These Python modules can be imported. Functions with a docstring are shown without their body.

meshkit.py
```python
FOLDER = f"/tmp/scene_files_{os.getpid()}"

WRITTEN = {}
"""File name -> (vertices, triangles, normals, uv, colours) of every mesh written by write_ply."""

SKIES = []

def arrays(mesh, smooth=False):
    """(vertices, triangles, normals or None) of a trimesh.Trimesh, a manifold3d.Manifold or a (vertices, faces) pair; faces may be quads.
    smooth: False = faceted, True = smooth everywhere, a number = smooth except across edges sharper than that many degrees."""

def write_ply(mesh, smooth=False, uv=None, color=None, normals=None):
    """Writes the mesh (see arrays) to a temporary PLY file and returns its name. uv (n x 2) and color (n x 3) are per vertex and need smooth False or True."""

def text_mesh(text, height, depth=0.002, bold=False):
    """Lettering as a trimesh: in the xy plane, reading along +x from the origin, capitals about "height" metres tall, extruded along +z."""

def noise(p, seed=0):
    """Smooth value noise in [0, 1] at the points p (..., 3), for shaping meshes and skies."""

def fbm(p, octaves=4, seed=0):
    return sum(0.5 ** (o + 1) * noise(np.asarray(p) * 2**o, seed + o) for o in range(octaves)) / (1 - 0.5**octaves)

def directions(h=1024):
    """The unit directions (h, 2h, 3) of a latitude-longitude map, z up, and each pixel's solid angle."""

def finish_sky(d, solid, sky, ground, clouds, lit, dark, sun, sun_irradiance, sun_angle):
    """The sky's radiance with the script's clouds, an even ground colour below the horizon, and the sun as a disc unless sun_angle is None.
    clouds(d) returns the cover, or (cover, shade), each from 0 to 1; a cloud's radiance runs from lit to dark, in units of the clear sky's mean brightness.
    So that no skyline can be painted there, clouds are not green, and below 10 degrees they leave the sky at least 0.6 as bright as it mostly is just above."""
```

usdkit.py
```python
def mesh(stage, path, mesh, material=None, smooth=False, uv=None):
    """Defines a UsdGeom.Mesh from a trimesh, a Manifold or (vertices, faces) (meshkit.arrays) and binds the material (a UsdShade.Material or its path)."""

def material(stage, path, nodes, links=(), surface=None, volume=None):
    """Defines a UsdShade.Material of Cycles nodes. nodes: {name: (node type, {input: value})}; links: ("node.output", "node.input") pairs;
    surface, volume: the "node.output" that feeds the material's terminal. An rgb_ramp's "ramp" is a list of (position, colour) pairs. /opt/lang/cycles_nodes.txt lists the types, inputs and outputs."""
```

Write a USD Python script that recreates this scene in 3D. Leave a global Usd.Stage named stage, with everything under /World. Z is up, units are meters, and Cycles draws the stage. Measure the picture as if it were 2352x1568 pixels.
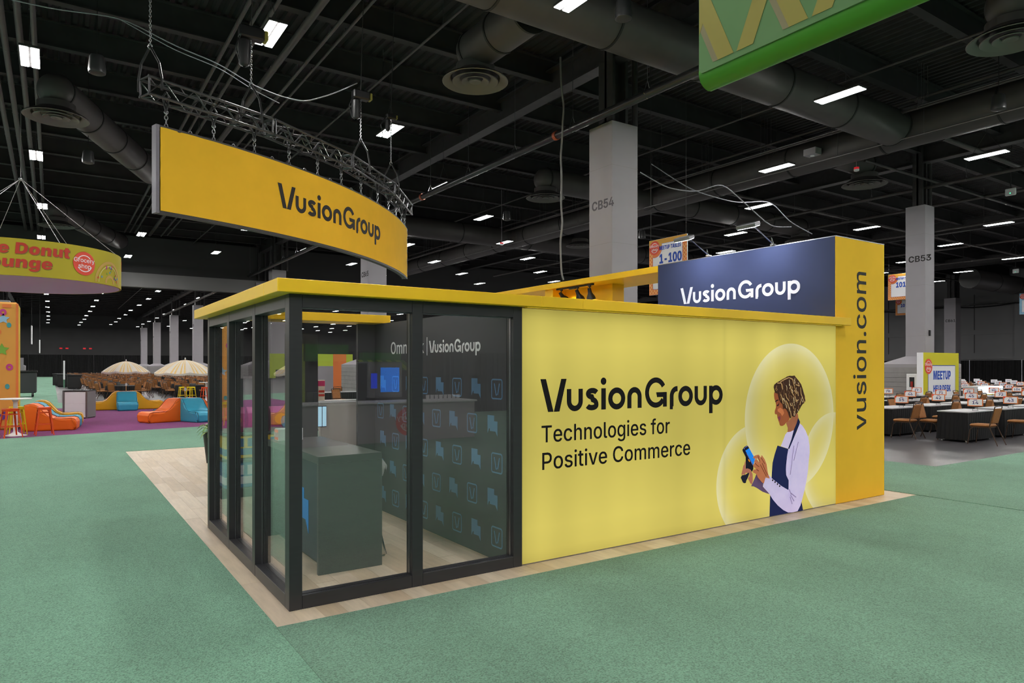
import glob, math, random
import numpy as np
import trimesh, shapely, usdkit, meshkit
import shapely.geometry as sg
import shapely.affinity as sa
from shapely.ops import unary_union
from PIL import Image, ImageDraw, ImageFont
from pxr import Usd, UsdGeom, UsdShade, Gf, Sdf, Vt

random.seed(7); np.random.seed(7)
stage = Usd.Stage.CreateInMemory()
UsdGeom.SetStageUpAxis(stage, UsdGeom.Tokens.z); UsdGeom.SetStageMetersPerUnit(stage, 1.0)
UsdGeom.Xform.Define(stage, '/World'); UsdGeom.Scope.Define(stage, '/World/Looks')

# ---------------------------------------------------------------- camera (level, shift lens)
EYE = np.array([-1.5117, -5.3227, 1.88]); ANG = math.radians(56.2285)
FW = np.array([math.cos(ANG), math.sin(ANG), 0]); RT = np.array([math.sin(ANG), -math.cos(ANG), 0])
FOC = 24.0; HAP = FOC * 2352 / 1578.03; MMPX = HAP / 2352
cam = UsdGeom.Camera.Define(stage, '/World/camera')
cam.CreateFocalLengthAttr(FOC); cam.CreateHorizontalApertureAttr(HAP); cam.CreateVerticalApertureAttr(HAP * 1568 / 2352)
cam.CreateHorizontalApertureOffsetAttr(1.5 * MMPX); cam.CreateVerticalApertureOffsetAttr(57.25 * MMPX)
cam.CreateClippingRangeAttr(Gf.Vec2f(0.1, 500)); cam.CreateExposureAttr(0.0)
mx = Gf.Matrix4d(*RT, 0, 0, 0, 1, 0, *(-FW), 0, *EYE, 1)
cam.AddTransformOp().Set(mx)
LAMP_STRENGTH = 135.0        # radiance of the hall's twin-bar ceiling lamps, its only general light
LIGHTBOX_STRENGTH = 0.62     # the backlit fabric wall of the booth
SPOT_STRENGTH = 150.0         # small booth spotlights

# ---------------------------------------------------------------- materials
def lin(c):
    c = np.asarray(c, float) / 255
    return tuple(np.where(c <= 0.04045, c / 12.92, ((c + 0.055) / 1.055) ** 2.4))
LOOK = {}
def mat(name, rgb, rough=0.5, metal=0.0, spec=0.5, vary=0.0, vscale=6.0, bump=0.0, bscale=60.0, emit=0.0, ecol=None, stretch=None, coat=0.0, alpha_rgb=None, bdist=0.01):
    """principled surface; vary mixes in a second tone by noise, bump gives fine relief"""
    if name in LOOK: return LOOK[name]
    c = lin(rgb); n = {'p': ('principled_bsdf', {'base_color': c, 'roughness': rough, 'metallic': metal, 'specular_ior_level': spec, 'coat_weight': coat})}
    l = []
    if emit: n['p'][1].update(emission_color=lin(ecol if ecol is not None else rgb), emission_strength=emit)
    if vary or bump:
        n['tc'] = ('texture_coordinate', {}); n['mp'] = ('mapping', {'scale': stretch or (1, 1, 1)}); l.append(('tc.object', 'mp.vector'))
    if vary:
        n['nz'] = ('noise_texture', {'scale': vscale, 'detail': 5.0, 'roughness': 0.6})
        lo, hi = tuple(x * (1 - vary) for x in c), tuple(min(1, x * (1 + vary)) for x in c)
        n['rp'] = ('rgb_ramp', {'ramp': [(0.3, lo), (0.7, hi)]}); l += [('mp.vector', 'nz.vector'), ('nz.fac', 'rp.fac'), ('rp.color', 'p.base_color')]
    if bump:
        n['nb'] = ('noise_texture', {'scale': bscale, 'detail': 4.0}); n['bp'] = ('bump', {'strength': bump, 'distance': bdist}); l += [('mp.vector', 'nb.vector'), ('nb.fac', 'bp.height'), ('bp.normal', 'p.normal')]
    LOOK[name] = usdkit.material(stage, '/World/Looks/' + name, n, l, surface='p.BSDF'); return LOOK[name]
def mat_emit(name, rgb, strength):
    if name not in LOOK: LOOK[name] = usdkit.material(stage, '/World/Looks/' + name, {'e': ('emission', {'color': lin(rgb), 'strength': strength})}, [], surface='e.emission')
    return LOOK[name]
def mat_glass(name, tint=(1, 1, 1), base=0.07):
    """window pane: plain transparency with a mirror share that rises towards grazing angles"""
    n = {'lw': ('layer_weight', {'blend': 0.5}), 'pw': ('math', {'math_type': 'power', 'value2': 4.0}), 'ma': ('math', {'math_type': 'multiply_add', 'value2': 0.9, 'value3': base}),
         't': ('transparent_bsdf', {'color': tint}), 'g': ('glossy_bsdf', {'color': (1, 1, 1), 'roughness': 0.0}), 'x': ('mix_closure', {})}
    LOOK[name] = usdkit.material(stage, '/World/Looks/' + name, n, [('lw.facing', 'pw.value1'), ('pw.value', 'ma.value1'), ('ma.value', 'x.fac'), ('t.BSDF', 'x.closure1'), ('g.BSDF', 'x.closure2')], surface='x.closure')
    return LOOK[name]

# ---------------------------------------------------------------- mesh helper
def basis(d):
    d = np.asarray(d, float); d = d / np.linalg.norm(d); a = np.array([0, 0, 1.0]) if abs(d[2]) < 0.9 else np.array([1.0, 0, 0])
    u = np.cross(a, d); u /= np.linalg.norm(u); return u, np.cross(d, u), d
class MB:
    def __init__(s): s.V, s.F, s.n = [], [], 0
    def add(s, v, f):
        v = np.asarray(v, float); f = np.asarray(f, int)
        if len(f) == 0: return s
        if f.shape[1] == 4: f = np.vstack([f[:, [0, 1, 2]], f[:, [0, 2, 3]]])
        s.V.append(v); s.F.append(f + s.n); s.n += len(v); return s
    def tm(s, m): return s.add(m.vertices, m.faces)
    def get(s): return np.vstack(s.V), np.vstack(s.F)
    def box(s, x0, x1, y0, y1, z0, z1, c=0.0):
        if c <= 0:
            v = [(x, y, z) for z in (z0, z1) for y in (y0, y1) for x in (x0, x1)]
            return s.add(v, [(0, 2, 3, 1), (4, 5, 7, 6), (0, 1, 5, 4), (2, 6, 7, 3), (0, 4, 6, 2), (1, 3, 7, 5)])
        P = []
        for x, sx in ((x0, 1), (x1, -1)):
            for y, sy in ((y0, 1), (y1, -1)):
                for z, sz in ((z0, 1), (z1, -1)):
                    P += [(x, y + sy * c, z + sz * c), (x + sx * c, y, z + sz * c), (x + sx * c, y + sy * c, z)]
        return s.tm(trimesh.convex.convex_hull(np.array(P)))
    def obox(s, ctr, size, rz=0.0, c=0.0, tilt=None):
        b = MB().box(-size[0] / 2, size[0] / 2, -size[1] / 2, size[1] / 2, -size[2] / 2, size[2] / 2, c); v, f = b.get()
        if tilt is not None: v = v @ tilt.T
        cc, ss = math.cos(rz), math.sin(rz); v = v @ np.array([[cc, ss, 0], [-ss, cc, 0], [0, 0, 1]]); return s.add(v + np.asarray(ctr), f)
    def cyl(s, p, q, r, n=12, r2=None, cap=True):
        p, q = np.asarray(p, float), np.asarray(q, float); u, w, _ = basis(q - p); r2 = r if r2 is None else r2
        a = np.arange(n) * 2 * np.pi / n; ring = np.outer(np.cos(a), u) + np.outer(np.sin(a), w)
        v = np.vstack([p + r * ring, q + r2 * ring, [p], [q]]); i = np.arange(n); j = (i + 1) % n
        f = np.vstack([np.c_[i, j, j + n], np.c_[i, j + n, i + n]])
        if cap: f = np.vstack([f, np.c_[j, i, np.full(n, 2 * n)], np.c_[i + n, j + n, np.full(n, 2 * n + 1)]])
        return s.add(v, f)
    def tube(s, pts, r, n=8, closed=False):
        pts = np.asarray(pts, float); m = len(pts); rr = np.broadcast_to(np.asarray(r, float), (m,))
        if closed: t = np.roll(pts, -1, 0) - np.roll(pts, 1, 0)
        else: t = np.gradient(pts, axis=0)
        u, w, _ = basis(t[0]); V = []; a = np.arange(n) * 2 * np.pi / n
        for k in range(m):
            d = t[k] / np.linalg.norm(t[k]); u = u - d * (u @ d); u /= np.linalg.norm(u); w = np.cross(d, u)
            V.append(pts[k] + rr[k] * (np.outer(np.cos(a), u) + np.outer(np.sin(a), w)))
        V = np.vstack(V); i = np.arange(n); j = (i + 1) % n; F = []
        for k in range(m if closed else m - 1):
            b, c = k * n, ((k + 1) % m) * n; F.append(np.c_[b + i, b + j, c + j, c + i])
        s.add(V, np.vstack(F))
        if not closed:
            for b, flip in ((0, True), ((m - 1) * n, False)):
                f = [(b, b + k + 1, b + k + 2) if not flip else (b, b + k + 2, b + k + 1) for k in range(n - 2)]; s.add(V, f)
        return s
    def lathe(s, prof, ctr=(0, 0, 0), n=24):
        prof = np.asarray(prof, float); m = len(prof); a = np.arange(n) * 2 * np.pi / n; c = np.asarray(ctr, float)
        V = np.concatenate([np.c_[r * np.cos(a), r * np.sin(a), np.full(n, z)] for r, z in prof]) + c; i = np.arange(n); j = (i + 1) % n
        F = np.vstack([np.c_[k * n + i, k * n + j, (k + 1) * n + j, (k + 1) * n + i] for k in range(m - 1)]); s.add(V, F)
        return s
    def ball(s, c, r, sub=2, sc=(1, 1, 1)):
        m = trimesh.creation.icosphere(sub, r); return s.add(m.vertices * np.asarray(sc) + np.asarray(c), m.faces)
    def prism(s, poly, o, ux, uy, depth=0.003, back=0.0):
        """flat shape (shapely) laid out at o + x*ux + y*uy, thickness depth along ux x uy"""
        o, ux, uy = (np.asarray(k, float) for k in (o, ux, uy)); nn = np.cross(ux, uy); nn /= np.linalg.norm(nn)
        for g in getattr(poly, 'geoms', [poly]):
            if g.is_empty or g.geom_type != 'Polygon' or g.area < 1e-9: continue
            m = trimesh.creation.extrude_polygon(g, depth, engine='earcut'); v = m.vertices
            s.add(o + np.outer(v[:, 0], ux) + np.outer(v[:, 1], uy) + np.outer(v[:, 2] + back, nn), m.faces)
        return s
    def flat(s, poly, z0, z1): return s.prism(poly, (0, 0, z0), (1, 0, 0), (0, 1, 0), z1 - z0)
    def bend(s, poly, fn, depth=0.004, step=0.08):
        """flat shape carried onto a curved surface: fn(x, y, depth) -> points; the shape is cut into narrow strips first"""
        x0, y0, x1, y1 = poly.bounds
        for k in range(int((x1 - x0) / step) + 1):
            g = poly.intersection(sg.box(x0 + k * step, y0 - 1, x0 + (k + 1) * step, y1 + 1))
            for q in getattr(g, 'geoms', [g]):
                if q.is_empty or q.geom_type != 'Polygon' or q.area < 1e-7: continue
                m = trimesh.creation.extrude_polygon(q, depth, engine='earcut'); v = m.vertices; s.add(fn(v[:, 0], v[:, 1], v[:, 2]), m.faces)
        return s
    def xf(s, M3=None, t=(0, 0, 0)):
        v, f = s.get(); v = v @ np.asarray(M3).T if M3 is not None else v; s.V, s.F, s.n = [v + np.asarray(t)], [f], len(v); return s
def rotz(a): c, s = math.cos(a), math.sin(a); return np.array([[c, -s, 0], [s, c, 0], [0, 0, 1.0]])
def rotx(a): c, s = math.cos(a), math.sin(a); return np.array([[1.0, 0, 0], [0, c, -s], [0, s, c]])
def roty(a): c, s = math.cos(a), math.sin(a); return np.array([[c, 0, s], [0, 1.0, 0], [-s, 0, c]])

# ---------------------------------------------------------------- scene tree helpers
COUNT = {}
def path_of(parent, name):
    k = (str(parent), name); n = COUNT.get(k, -1) + 1; COUNT[k] = n
    return f"{parent}/{name}" + (f"_{n:03d}" if n else '')
def setdata(prim, **kw):
    for k, v in kw.items():
        if v: prim.SetCustomDataByKey(k, v)
class T:
    """a thing: an Xform at its base; parts are given in world coordinates unless local=True"""
    def __init__(s, name, label=None, cat=None, loc=(0, 0, 0), rz=0.0, group=None, kind=None, local=False):
        s.path = path_of('/World', name); x = UsdGeom.Xform.Define(stage, s.path); s.loc = np.asarray(loc, float); s.rz = rz; s.local = local
        x.AddTranslateOp().Set(Gf.Vec3d(*map(float, s.loc))); x.AddRotateZOp().Set(math.degrees(rz)); s.prim = x.GetPrim()
        s.label, s.cat, s.group = label, cat, group; setdata(s.prim, label=label, category=cat, group=group, kind=kind)
    def part(s, name, mb, m, label=None, under=None, smooth=False, kind=None):
        p = path_of(under or s.path, name); v, f = mb.get() if isinstance(mb, MB) else mb
        if not s.local: v = (np.asarray(v) - s.loc) @ rotz(s.rz)
        g = usdkit.mesh(stage, p, (v, f), m, smooth); setdata(g.GetPrim(), label=label, kind=kind); return p
def one(name, mb, m, label, cat, group=None, kind=None, smooth=False):
    p = path_of('/World', name); g = usdkit.mesh(stage, p, mb.get(), m, smooth); setdata(g.GetPrim(), label=label, category=cat, group=group, kind=kind); return p
def struct(name, mb, m, smooth=False):
    p = path_of('/World', name); g = usdkit.mesh(stage, p, mb.get(), m, smooth); setdata(g.GetPrim(), kind='structure'); return p
def sub(parent, name, mb, m, label=None, smooth=False, kind=None):
    p = path_of(parent, name); g = usdkit.mesh(stage, p, mb.get(), m, smooth); setdata(g.GetPrim(), label=label, kind=kind); return p
def dup(t, loc, rz=0.0, label=None, group=None, name=None):
    """a copy that shares the parts of t"""
    p = path_of('/World', name or t.path.split('/')[-1].rstrip('0123456789').rstrip('_')); x = UsdGeom.Xform.Define(stage, p)
    x.GetPrim().GetReferences().AddInternalReference(t.path); x.GetPrim().SetInstanceable(True)
    x.GetPrim().GetAttribute('xformOp:translate').Set(Gf.Vec3d(*map(float, loc))); x.GetPrim().GetAttribute('xformOp:rotateZ').Set(math.degrees(rz))
    setdata(x.GetPrim(), label=label or t.label, category=t.cat, group=group or t.group); return x.GetPrim()
def move(t, loc, rz):
    t.prim.GetAttribute('xformOp:translate').Set(Gf.Vec3d(*map(float, loc))); t.prim.GetAttribute('xformOp:rotateZ').Set(math.degrees(rz))

# ---------------------------------------------------------------- lettering
FONT = glob.glob('/opt/blender-*/*/datafiles/fonts/Inter.woff2')[0]
FCACHE = {}
def text(t, cap=1.0, wght=600, sx=1.0, res=150, center=False):
    """shapely outline of a line of type, baseline at y = 0, capitals 'cap' tall, starting at x = 0 (or centred)"""
    k = (t, wght, res)
    if k not in FCACHE:
        f = ImageFont.truetype(FONT, res); f.set_variation_by_axes([14, wght]); x0, y0, x1, y1 = f.getbbox(t, anchor='ls')
        im = Image.new('L', (int(x1 - x0) + 8, int(y1 - y0) + 8)); ImageDraw.Draw(im).text((4 - x0, 4 - y0), t, 255, f, anchor='ls')
        on = np.pad(np.asarray(im) > 127, ((0, 0), (1, 1))).astype(np.int8); r, st = np.nonzero(np.diff(on, axis=1) == 1); en = np.nonzero(np.diff(on, axis=1) == -1)[1]
        s = shapely.union_all(shapely.box(st, -r - 1, en, -r)).buffer(0.7).buffer(-0.7).simplify(0.75)
        FCACHE[k] = sa.affine_transform(s, [1, 0, 0, 1, -4, 4 - y0])
    g = FCACHE[k]; q = cap / (0.727 * res); g = sa.scale(g, q * sx, q, origin=(0, 0))
    if center: b = g.bounds; g = sa.translate(g, -(b[0] + b[2]) / 2, 0)
    return g
def arc(cx, cy, rx, ry, a0, a1, n=24):
    a = np.radians(np.linspace(a0, a1, n)); return [(cx + rx * math.cos(t), cy + ry * math.sin(t)) for t in a]
def stroke(pts, w): return sg.LineString(pts).buffer(w / 2, cap_style='flat', join_style='mitre')
def wordmark():
    """the booth's word mark, drawn letter by letter in metres as on the lightbox (x from 0 to 2.645, capitals 0.318 tall)"""
    P = lambda *p: sg.Polygon(p); L = []
    L += [P((0, .318), (.066, .318), (.157, 0), (.092, 0)), P((.253, .318), (.318, .318), (.23, 0), (.162, 0))]
    def u(x0, x1, w=.054, top=.217):
        c = (x0 + x1) / 2; r = (x1 - x0 - w) / 2; return stroke([(x0 + w / 2, top)] + arc(c, r * 1.0 - .004 + w / 2, r, r, 180, 360) + [(x1 - w / 2, top)], w)
    L.append(u(.323, .525))
    # s: two stacked bowls
    w = .054; cx = .648
    L.append(stroke(arc(cx + .004, .165, .058, .031, 20, 182, 14) + arc(cx + .004, .165, .058, .033, 190, 262, 8) + arc(cx - .004, .053, .060, .052, 78, 0, 8)[:] + arc(cx - .004, .051, .060, .027, 0, -165, 14), w))
    L.append(sg.box(.770, 0, .830, .217)); L.append(sa.scale(sg.Point(.8, .289).buffer(.037, 24), 1, 1))
    ring = lambda cx, cy, rx, ry, w: sa.scale(sg.Point(0, 0).buffer(1, 32), rx, ry, origin=(0, 0)).difference(sa.scale(sg.Point(0, 0).buffer(1, 32), rx - w, ry - w, origin=(0, 0)))
    o = lambda x0, x1: sa.translate(ring(0, 0, (x1 - x0) / 2, .114, .057), (x0 + x1) / 2, .108)
    L.append(o(.864, 1.099))
    def nn(x0, x1, w=.057):
        c = (x0 + x1) / 2; r = (x1 - x0 - w) / 2; return stroke([(x0 + w / 2, 0), (x0 + w / 2, .1)] + arc(c, .222 - r - w / 2, r, r, 180, 0) + [(x1 - w / 2, 0)], w)
    L.append(nn(1.131, 1.336))
    gx, gy, R = 1.55, .157, .136                            # G with an open bowl, a bar and a spur
    L.append(stroke(arc(gx, gy, .133, R, 30, 325, 40), .056)); L.append(sg.box(1.554, .107, 1.717, .160).difference(P((1.54, .16), (1.54, .1), (1.57, .1), (1.554, .16)))); L.append(sg.box(1.660, 0, 1.717, .160))
    L.append(stroke([(1.793, 0), (1.793, .12)] + arc(1.875, .110, .082, .083, 180, 96, 10) + [(1.886, .194)], .057))
    L.append(o(1.900, 2.134)); L.append(u(2.164, 2.370))
    L.append(o(2.412, 2.645)); L.append(sg.box(2.410, -.100, 2.468, .217))
    return unary_union([g.buffer(0) for g in L])
WORD = wordmark()

# ---------------------------------------------------------------- palette
A = {}
M_conc = mat('concrete_polished', (74, 72, 76), 0.28, vary=0.22, vscale=0.8, bump=0.05, bscale=3)
M_black = mat('ceiling_black', (46, 44, 46), 0.75, vary=0.25, vscale=2)
M_steel_dark = mat('steel_black_paint', (54, 52, 54), 0.55, vary=0.2, vscale=5)
M_duct = mat('duct_dark_grey', (72, 68, 68), 0.5, vary=0.08, vscale=3, bump=0.12, bscale=25, stretch=(1, 1, 1))
M_ductseam = mat('duct_seam', (30, 30, 30), 0.6)
M_wall = mat('wall_grey', (112, 112, 114), 0.8, vary=0.06, vscale=0.6)
M_walldark = mat('wall_charcoal', (62, 62, 63), 0.85, vary=0.08, vscale=0.5)
M_drape = mat('drape_black', (16, 16, 18), 0.95, vary=0.4, vscale=3)
M_col = mat('column_grey_white', (148, 144, 150), 0.6, vary=0.03, vscale=1.5)
M_block = mat('plinth_grey', (140, 137, 138), 0.8, vary=0.08, vscale=3)
def mat_carpet(name, rgb):
    """cut pile: broad soft patches where the pile is trodden, fine speckle of tufts, strong fine relief"""
    c = np.array(lin(rgb)); f = lambda k: tuple(c * k)
    n = {'tc': ('geometry', {}), 'm1': ('mapping', {'scale': (.9, .45, 1)}), 'n1': ('noise_texture', {'scale': .9, 'detail': 5.0, 'roughness': .62}), 'r1': ('rgb_ramp', {'ramp': [(.28, f(.84)), (.5, f(1.0)), (.72, f(1.13))]}),
         'n2': ('noise_texture', {'scale': 95.0, 'detail': 2.0}), 'r2': ('rgb_ramp', {'ramp': [(.34, (.62,) * 3), (.5, (1,) * 3), (.68, (1.25,) * 3)]}), 'mx': ('mix', {'mix_type': 'multiply', 'fac': 1.0}),
         'bp': ('bump', {'strength': .8, 'distance': .012}), 'p': ('principled_bsdf', {'roughness': .95, 'specular_ior_level': .1, 'sheen_weight': .15})}
    l = [('tc.position', 'm1.vector'), ('m1.vector', 'n1.vector'), ('n1.fac', 'r1.fac'), ('tc.position', 'n2.vector'), ('n2.fac', 'r2.fac'), ('r1.color', 'mx.color1'), ('r2.color', 'mx.color2'), ('mx.color', 'p.base_color'), ('n2.fac', 'bp.height'), ('bp.normal', 'p.normal')]
    LOOK[name] = usdkit.material(stage, '/World/Looks/' + name, n, l, surface='p.BSDF'); return LOOK[name]
M_green = mat_carpet('carpet_green', (112, 158, 133)); M_green2 = mat_carpet('carpet_green_turned', (103, 142, 120)); M_purple = mat_carpet('carpet_purple', (126, 44, 112))
M_yel = mat('laminate_yellow', (254, 200, 14), 0.42, vary=0.02, vscale=3)
M_yelfab = mat('fabric_yellow', (250, 196, 54), 0.85, spec=0.2, vary=0.03, vscale=2, bump=0.05, bscale=300)
M_frame = mat('frame_black_laminate', (44, 44, 47), 0.38, vary=0.1, vscale=3, stretch=(1, 1, 8))
M_navy = mat('fabric_navy', (58, 66, 96), 0.8, spec=0.2)
M_ink = mat('ink_charcoal', (34, 31, 32), 0.7)
M_white = mat('white_satin', (232, 232, 236), 0.45)
M_chrome = mat('chrome', (205, 205, 210), 0.12, metal=1.0)
M_alu = mat('aluminium_grey', (150, 150, 155), 0.35, metal=1.0)
M_blackpl = mat('black_plastic', (22, 22, 24), 0.4)
M_glass = mat_glass('pane_glass')
M_lamp = mat_emit('lamp_lens', (255, 253, 248), LAMP_STRENGTH)
# ================================================================ the hall
HX0, HX1, HY0, HY1 = -34.0, 80.0, -30.0, 146.0
DECK = 12.0
struct('floor', MB().box(HX0, HX1, HY0, HY1, -0.3, -0.02), M_conc)
ceil = T('ceiling', kind='structure')
mb = MB(); xs, zs = [], []
x = HX0
while x < HX1:                                              # corrugated roof deck, ribs along the hall
    xs += [x, x + .10, x + .15, x + .25]; zs += [DECK, DECK, DECK + .085, DECK + .085]; x += .30
xs, zs = np.array(xs), np.array(zs); n = len(xs)
v = np.vstack([np.c_[xs, np.full(n, HY0), zs], np.c_[xs, np.full(n, HY1), zs]]); i = np.arange(n - 1)
mb.add(v, np.c_[i, i + n, i + 1 + n, i + 1]); ceil.part('roof_deck', mb, M_black)
mb_slab = MB().box(HX0, HX1, HY0, HY1, DECK + .1, DECK + .25); ceil.part('roof_slab', mb_slab, M_black)
k = 0; y = 9.76 - 3.017 * 12
while y < HY1 - 1:                                          # joists across the hall
    if y > HY0 + .5:
        ceil.part('beam', MB().box(HX0, HX1, y - .13, y + .13, 11.18, 11.21).box(HX0, HX1, y - .012, y + .012, 11.21, 11.9).box(HX0, HX1, y - .13, y + .13, 11.9, 11.93), M_black)
    y += 3.017
for k in range(-2, 4):                                      # girders along the hall on the column lines
    x = 12.15 + 18.06 * k
    if HX0 < x < HX1: ceil.part('girder', MB().box(x - .22, x + .22, HY0, HY1, 10.75, 10.8).box(x - .02, x + .02, HY0, HY1, 10.8, 11.5).box(x - .22, x + .22, HY0, HY1, 11.5, 11.55), M_steel_dark)

def wall_panels(t, axis, at, a0, a1, m):
    pass
# far wall of the long hall, dark above a run of black drape
w = MB().box(HX0, HX1, HY1, HY1 + .3, 0, DECK + .2); struct('wall_back', w, M_walldark)
w = T('wall_right', kind='structure'); w.part('wall_body', MB().box(HX1, HX1 + .3, HY0, HY1, -.02, DECK + .2), M_wall)
w.part('wall_rail', MB().box(HX1 - .10, HX1, HY0, HY1, 5.25, 5.75), M_wall)
w.part('wall_shelf', MB().box(HX1 - .14, HX1, HY0, HY1, 2.62, 3.3), M_wall)
for k in range(12): w.part('pilaster', MB().box(HX1 - .35, HX1, HY0 + 8 + 9.03 * k, HY0 + 9.1 + 9.03 * k, -.02, DECK), M_wall)
for k in range(24): w.part('panel_joint', MB().box(HX1 - .04, HX1, HY0 + 4 + 4.5 * k, HY0 + 4.06 + 4.5 * k, 2.6, 9.5), M_walldark)
w.part('cable_tray', MB().box(HX1 - .5, HX1 - .1, HY0, HY1, 8.35, 8.5).tube([(HX1 - .45, HY0 + 2 * q, 8.2 + .12 * math.sin(q * 1.7)) for q in range(80)], .06, 6), M_blackpl)
struct('wall_left', MB().box(HX0 - .3, HX0, HY0, HY1, -.02, DECK + .2), M_walldark)
struct('wall_front', MB().box(HX0, HX1, HY0 - .3, HY0, -.02, DECK + .2), M_walldark)
# bulkhead for the folding wall, hung across the hall
struct('trim_1', MB().box(HX0, 46, 50.2, 50.9, 7.55, 8.55), mat('bulkhead_grey', (120, 119, 120), 0.8, vary=0.05, vscale=.4))
struct('trim_2', MB().box(HX0, 46, 50.5, 50.8, 8.55, 11.2), M_walldark)
# black pipe-and-drape lines along the far walls
t = T('drape_line', 'long black drape on white uprights hung along the right wall', 'curtain', (HX1 - 1.2, 20, 0))
def drape(t, p, q, h, name='drape'):
    p, q = np.array(p, float), np.array(q, float); L = np.linalg.norm(q - p); d = (q - p) / L; nn = np.array([-d[1], d[0]]); n = int(L / .12)
    s = np.linspace(0, L, n); off = .05 * np.sin(s * 22) + .03 * np.sin(s * 9.3); b = p + np.outer(s, d) + np.outer(off, nn)
    v = np.vstack([np.c_[b, np.zeros(n)], np.c_[b, np.full(n, h)]]); i = np.arange(n - 1); v2 = v + np.r_[nn * .02, 0]
    m = MB().add(v, np.c_[i, i + 1, i + 1 + n, i + n]).add(v2, np.c_[i + 1, i, i + n, i + 1 + n]); t.part(name, m, M_drape)
ys = [14, 18.6, 23.3, 28, 32.6, 37.3, 42, 46.6, 51.3, 56, 60.6, 65.3, 70]
for a, b in zip(ys[:-1], ys[1:]):
    drape(t, (HX1 - 1.2, a + .05), (HX1 - 1.2, b - .05), 2.5)
    t.part('upright', MB().cyl((HX1 - 1.2, b, -.02), (HX1 - 1.2, b, 2.55), .03, 8), M_white)
t = T('drape_line', 'black drape with thin uprights across the foot of the far dark wall', 'curtain', (0, HY1 - 1.5, 0))
for k in range(15):
    drape(t, (-25 + 5 * k, HY1 - 1.5), (-20.1 + 5 * k, HY1 - 1.5), 4.0); t.part('upright', MB().cyl((-20 + 5 * k, HY1 - 1.5, -.02), (-20 + 5 * k, HY1 - 1.5, 4.1), .04, 6), M_steel_dark)
M_red = mat('exit_red', (200, 30, 40), 0.5, emit=.5); M_redp = mat('red_paint', (160, 36, 40), .4)
for k, px in enumerate((-.13, .81, 3.55, 4.52)):
    one('exit_sign', MB().box(px - .22, px + .22, HY1 - .12, HY1 - .01, 5.1, 5.35, .02), M_red, f'small red exit sign high on the far dark wall, {("first", "second", "third", "fourth")[k]} from the left', 'sign', 'exit signs on the far wall')
t = T('exit_sign', 'white and red exit sign on the grey right wall beside the column', 'sign', (HX1 - .1, 33.8, 5.9))
t.part('plate', MB().box(HX1 - .1, HX1 - .02, 33.3, 34.3, 6.0, 6.4, .01), M_white); t.part('lettering', MB().box(HX1 - .12, HX1 - .1, 33.55, 33.9, 6.08, 6.32), M_red)

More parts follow.
